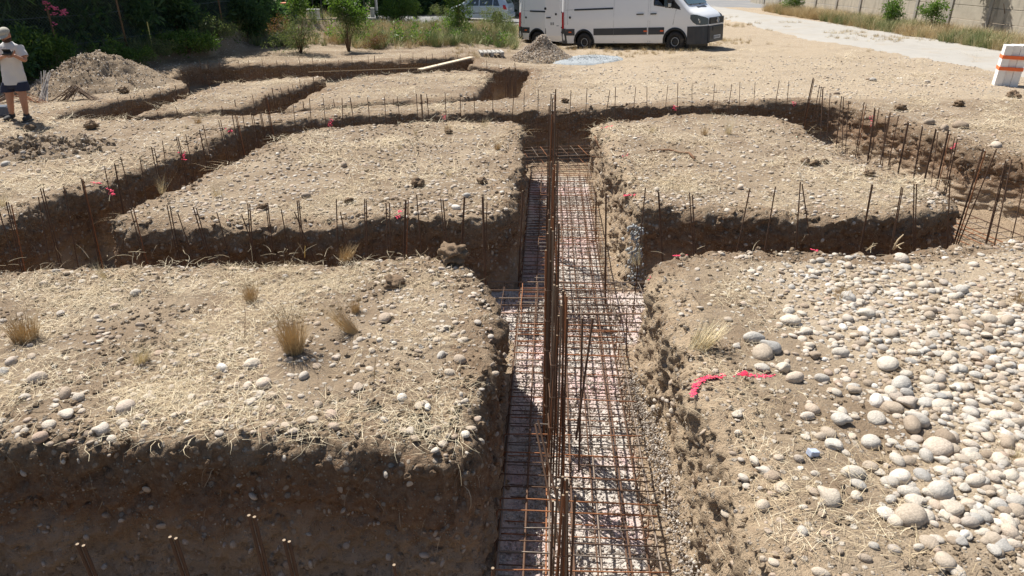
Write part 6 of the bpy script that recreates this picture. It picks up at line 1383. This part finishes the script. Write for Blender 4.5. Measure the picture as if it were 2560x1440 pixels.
pa, pb_ = Pg(1050, 179) + Vector((0, 0, .05)), Pg(1180, 149) + Vector((0, 0, .07)); d = pb_ - pa; q = MB(); q.box((0, 0, 0), (d.length, .17, .035)); tag(q.build('wooden_plank', simple('pale_plank', (.62, .52, .38), .8, var=.12), bevel=.004, loc=(pa + pb_) / 2, rot=(0, -math.atan2(d.z, d.xy.length), math.atan2(d.y, d.x))), 'long pale plank laid across the farthest trench', 'plank')
tl_ = pline((770, 184), (1060, 174)); q = MB(); q.tube([Vector((*tl_[0], .04)), Vector((*tl_[1], .05))], .008, 5); tag(q.build('long_bar', M_TWIGP), 'long thin rod lying along the farthest trench', 'rod')
def rods(n, base, top, sb_, stp, r, mat, name, label, rd):
    root = empty(name, tuple(base), 0, label, 'rod bundle')
    for k in range(n):
        a = Vector((rd.gauss(0, sb_), rd.gauss(0, sb_ * .5), 0)); c = (top - base) + Vector((rd.gauss(0, stp), rd.gauss(0, stp * .5), rd.uniform(-.12, .02))); bar('rod', a, c, r, mat, root)
rd = random.Random(4); b0 = Pg(107, 253)
rods(16, b0, Pd(116, 178, b0.y + .45), .07, .055, .008, simple('bleached_cane', (.50, .45, .40), .8), 'cane_bundle', 'bundle of pale rods leaning on the soil heap', rd)
b0 = Pg(150, 254); rods(22, b0, Pd(184, 213, b0.y + .3), .12, .04, .008, simple('brown_rod', (.15, .095, .06), .85), 'rod_bundle', 'dark rusty rods propped like a tent, left side, before the soil heap', rd)
b0 = Pg(232, 250); rods(16, b0, Pd(186, 213, b0.y + .3), .12, .04, .007, bpy.data.materials['brown_rod'], 'rod_bundle', 'dark rusty rods propped like a tent, right side, before the soil heap', rd)
b0 = Pg(95, 258); rods(14, b0, Pd(30, 226, b0.y + .2), .08, .12, .007, M_RUST_O, 'rod_bundle', 'orange rusty bars lying behind the person\'s legs', rd)
b0 = Pg(-30, 262); rods(10, b0, Pd(40, 224, b0.y + .4), .1, .1, .007, M_RUST_D, 'rod_bundle', 'dark bent bars behind the person at the picture edge', rd)
b0 = Pg(2, 290); q = MB(); q.box((0, 0, .1), (.42, .3, .2), .2, .85); tag(q.build('tool_bag', simple('blue_grey_cloth', (.10, .115, .14), .9), bevel=.04, loc=b0), 'blue grey bag on the ground at the left edge behind the person', 'bag')

# ------------------------------------------------------------------ people
M_SKIN = simple('skin', (.42, .215, .14), .55, var=.08, spec=.4); M_TEE = simple('grey_white_cotton', (.62, .60, .58), .9, var=.05, bump=.3, bscale=25); M_NAVY = simple('navy_cotton', (.022, .028, .055), .9); M_SHOE = simple('dark_shoe', (.03, .03, .032), .7); M_CAP = simple('beige_cap', (.44, .41, .34), .85, var=.06); M_HAIR = simple('dark_beard', (.05, .03, .022), .9)
def skin(name, verts, edges, radii, mat, parent, sub=2, root=0):
    me = bpy.data.meshes.new(name); me.from_pydata([tuple(v) for v in verts], edges, []); o = link(name, me, mat, parent)
    m = o.modifiers.new('skin', 'SKIN'); m.use_smooth_shade = True
    for i, r in enumerate(radii): me.skin_vertices[0].data[i].radius = r if hasattr(r, '__len__') else (r, r); me.skin_vertices[0].data[i].use_root = (i == root)
    s = o.modifiers.new('sub', 'SUBSURF'); s.levels = sub; s.render_levels = sub; return o
py0 = Pg(46, 302); PY = py0.y; PZ = py0.z
person = empty('person', (py0.x, PY, PZ), 0, 'bearded person in cap, pale T-shirt and dark shorts looking down at a handheld controller', 'person')
def L(px, py, dy=0.0): p = Pd(px, py, PY + dy); return p - person.location
hip, chest, neck = L(34, 212), L(24, 132), L(17, 107, -.01)
shL, shR = L(-8, 117), L(52, 117); elL, elR = L(-20, 152, -.04), L(63, 152, -.06); wrL, wrR = L(10, 141, -.30), L(42, 142, -.30); hdL, hdR = L(17, 138, -.36), L(34, 138, -.36)
hL, hR = L(22, 214), L(52, 212); kL, kR = L(25, 256, -.03), L(60, 256, -.03); aL, aR = L(30, 290, .02), L(66, 290, .02)
V = [hip, (hip + chest) / 2, chest, neck, shR, elR, wrR, hdR, shL, elL, wrL, hdL, hR, kR, aR, hL, kL, aL, L(15, 98, -.02), (kR + aR) / 2 + Vector((0, .02, .05)), (kL + aL) / 2 + Vector((0, .02, .05))]
E = [(0, 1), (1, 2), (2, 3), (2, 4), (4, 5), (5, 6), (6, 7), (2, 8), (8, 9), (9, 10), (10, 11), (0, 12), (12, 13), (13, 19), (19, 14), (0, 15), (15, 16), (16, 20), (20, 17), (3, 18)]
Rr = [(.13, .10), (.13, .10), (.14, .10), .055, .055, .045, .03, .032, .055, .045, .03, .032, .088, .062, .04, .088, .062, .04, .055, .06, .06]
skin('body', V, E, Rr, M_SKIN, person, 2)
def hand(wr, side):
    for k in range(4):
        b = wr + Vector((side * (-.03 + .0), -.03, .03 - k * .02)); skin('finger', [wr, b, b + Vector((-side * .035, -.03, 0)), b + Vector((-side * .06, -.012, 0))], [(0, 1), (1, 2), (2, 3)], [.02, .010, .009, .008], M_SKIN, person, 1)
    skin('thumb', [wr, wr + Vector((-side * .01, -.02, .05)), wr + Vector((-side * .045, -.03, .065))], [(0, 1), (1, 2)], [.02, .012, .010], M_SKIN, person, 1)
hand(hdR, 1); hand(hdL, -1)
hc_ = L(13, 88, -.05)
q = MB(); V_, F_ = ico(4, 2, (.078, .098, .118), .0); V_ = V_.copy(); V_[:, 0] *= 1 - .18 * np.clip(-V_[:, 2] / .118, 0, 1); q.add(V_, [tuple(f) for f in F_]); hd = q.build('head', M_SKIN, person, True, loc=hc_, rot=(R(24), 0, R(-4)))
q = MB(); q.tube([(0, -.092, .015), (0, -.118, -.02), (0, -.105, -.03)], [.010, .017, .012], 8); q.build('nose', M_SKIN, hd, True)
for sx in (-1, 1):
    q = MB(); V2, F2 = ico(2, 3, (.012, .008, .008), 0); q.add(V2 + np.array([sx * .030, -.090, .018]), [tuple(f) for f in F2]); q.build('eye', M_BLACK, hd, True)
    q = MB(); V2, F2 = ico(2, 3, (.010, .022, .033), 0); q.add(V2 + np.array([sx * .080, .005, 0]), [tuple(f) for f in F2]); q.build('ear', M_SKIN, hd, True)
q = MB(); V2, F2 = ico(3, 4, (.074, .082, .062), .06, 3); q.add(V2 + np.array([0, -.022, -.066]), [tuple(f) for f in F2]); q.build('beard', M_HAIR, hd, True)
q = MB(); q.box((0, -.104, -.048), (.042, .008, .010)); q.build('mouth', simple('lips', (.32, .12, .10), .6), hd, bevel=.003)
q = MB(); V2, F2 = ico(3, 6, (.094, .112, .088), 0); keep = [tuple(f) for f in F2 if V2[f][:, 2].mean() > -.012]; q.add(V2 + np.array([0, .006, .052]), keep); cp_ = q.build('cap', M_CAP, hd, True)
q = MB(); n = 12; Vb = []
for k in range(n + 1): a = math.pi + math.pi * k / n; Vb += [(.088 * math.cos(a), .006 + .100 * math.sin(a), .050), (.092 * math.cos(a), -.05 + .135 * math.sin(a) * .95, .020)]
q.add(Vb + [(x, y, z - .006) for x, y, z in Vb], [(2 * k, 2 * k + 1, 2 * k + 3, 2 * k + 2) for k in range(n)] + [(2 * k + 2 * n + 2, 2 * k + 2 * n + 4, 2 * k + 2 * n + 5, 2 * k + 2 * n + 3) for k in range(n)]); q.build('visor', M_CAP, cp_, True)
def cloth(name, rings, mat, cap_top=False):
    """closed-loop rings (centre, rx, ry) lofted into a garment"""
    q = MB(); n = 20; V = []
    for i, (c, rx, ry) in enumerate(rings):
        for k in range(n): a = 2 * math.pi * k / n; w = 1 + .05 * math.sin(3 * a + i * 1.3) + .03 * math.sin(7 * a + i); V.append(c + Vector((rx * w * math.cos(a), ry * w * math.sin(a), 0)))
    F = [(i * n + k, i * n + (k + 1) % n, (i + 1) * n + (k + 1) % n, (i + 1) * n + k) for i in range(len(rings) - 1) for k in range(n)]; q.add(V, F); return q
cc = [(L(37, 210), .215, .155), (L(36, 196), .21, .15), (L(32, 178), .195, .14), (L(28, 158), .185, .135), (L(25, 138), .195, .135), (L(23, 124), .205, .13), (L(22, 115), .19, .115), (L(20, 108), .12, .09), (L(18, 104), .075, .07)]
q = cloth('tee', cc, M_TEE)
def sleeve(q, a, b, r0, r1):
    n = 12; ax = (b - a).normalized(); u = ax.cross(Vector((0, 1, 0))).normalized(); w = ax.cross(u); V = []
    for p, r in ((a, r0), (a.lerp(b, .5), (r0 + r1) / 2 * 1.02), (b, r1)):
        for k in range(n): t_ = 2 * math.pi * k / n; V.append(p + (u * math.cos(t_) + w * math.sin(t_)) * r)
    q.add(V, [(i * n + k, i * n + (k + 1) % n, (i + 1) * n + (k + 1) % n, (i + 1) * n + k) for i in range(2) for k in range(n)])
sleeve(q, shR + Vector((-.05, 0, .0)), shR.lerp(elR, .72), .092, .083); sleeve(q, shL + Vector((.05, 0, 0)), shL.lerp(elL, .72), .092, .083)
tee = q.build('t_shirt', M_TEE, person, True); sm = tee.modifiers.new('s', 'SUBSURF'); sm.levels = 2; sm.render_levels = 2
tx_ = bpy.data.textures.new('folds', 'CLOUDS'); tx_.noise_scale = .11; dm = tee.modifiers.new('d', 'DISPLACE'); dm.texture = tx_; dm.strength = .03; dm.mid_level = .5
q = MB()
def leg(q, rings):
    n = 16; V = []
    for c, rx, ry in rings:
        for k in range(n): a = 2 * math.pi * k / n; V.append(c + Vector((rx * math.cos(a), ry * math.sin(a), 0)))
    q.add(V, [(i * n + k, i * n + (k + 1) % n, (i + 1) * n + (k + 1) % n, (i + 1) * n + k) for i in range(len(rings) - 1) for k in range(n)])
leg(q, [(L(52, 204), .11, .12), (L(54, 214), .125, .13), (L(56, 226), .13, .13)]); leg(q, [(L(22, 204), .11, .12), (L(20, 216), .125, .13), (L(20, 229), .13, .13)])
leg(q, [(L(36, 200), .19, .14), (L(37, 210), .20, .145), (L(38, 218), .17, .13), (L(38, 221), .10, .1)]); q.build('shorts', M_NAVY, person, True)
for a_, dx in ((aR, .05), (aL, -.03)):
    q = MB(); V2, F2 = ico(3, 9, (.052, .135, .05), .03); q.add(V2 + np.array([dx, -.07, .055]), [tuple(f) for f in F2 if True]); V3, F3 = ico(3, 9, (.055, .06, .06), .03); q.add(V3 + np.array([0, .01, .10]), [tuple(f) for f in F3]); sh = q.build('shoe', M_SHOE, person, True, loc=(a_.x, a_.y, 0.0))
    q = MB(); q.box((dx, -.07, .012), (.10, .27, .024)); q.build('sole', M_TRIM, sh, bevel=.01)
ct = (hdL + hdR) / 2 + person.location + Vector((0, -.06, .045)); q = MB(); q.box((0, 0, 0), (.17, .09, .035)); q.box((0, .02, .03), (.15, .012, .08)); tag(q.build('remote_controller', M_BLACK, bevel=.01, loc=ct, rot=(R(35), 0, 0)), 'black handheld controller held by the person at chest height', 'controller')
# the one sitting in the van, arm at the open window
VMat = Matrix.LocRotScale(van1.location, van1.rotation_euler, van1.scale)
dp = empty('person', (0, 0, 0), 0, 'seated person in a pale blue shirt at the open side window of the nearer van', 'person'); dp.matrix_world = VMat @ Matrix.Translation((3.86, -.52, 1.2))
M_BLUE = simple('pale_blue_shirt', (.50, .58, .70), .9)
skin('body', [(0, 0, 0), (0, 0, .25), (0, 0, .45), (.02, 0, .56), (.05, -.2, .42), (.15, -.24, .22), (.36, -.16, .24), (.05, .2, .42), (.2, .24, .2), (.42, .16, .2), (.35, -.1, -.05), (.35, .1, -.05)], [(0, 1), (1, 2), (2, 3), (2, 4), (4, 5), (5, 6), (2, 7), (7, 8), (8, 9), (0, 10), (0, 11)], [(.15, .12), (.15, .12), (.15, .11), .06, .07, .055, .035, .07, .055, .035, .08, .08], M_BLUE, dp)
q = MB(); V2, F2 = ico(3, 2, (.095, .08, .12), 0); q.add(V2 + np.array([.05, 0, .70]), [tuple(f) for f in F2]); hd2 = q.build('head', M_SKIN, dp, True)
q = MB(); V2, F2 = ico(3, 3, (.100, .086, .10), .05, 3); q.add(V2 + np.array([.03, 0, .74]), [tuple(f) for f in F2]); q.build('hair', M_HAIR, hd2, True)
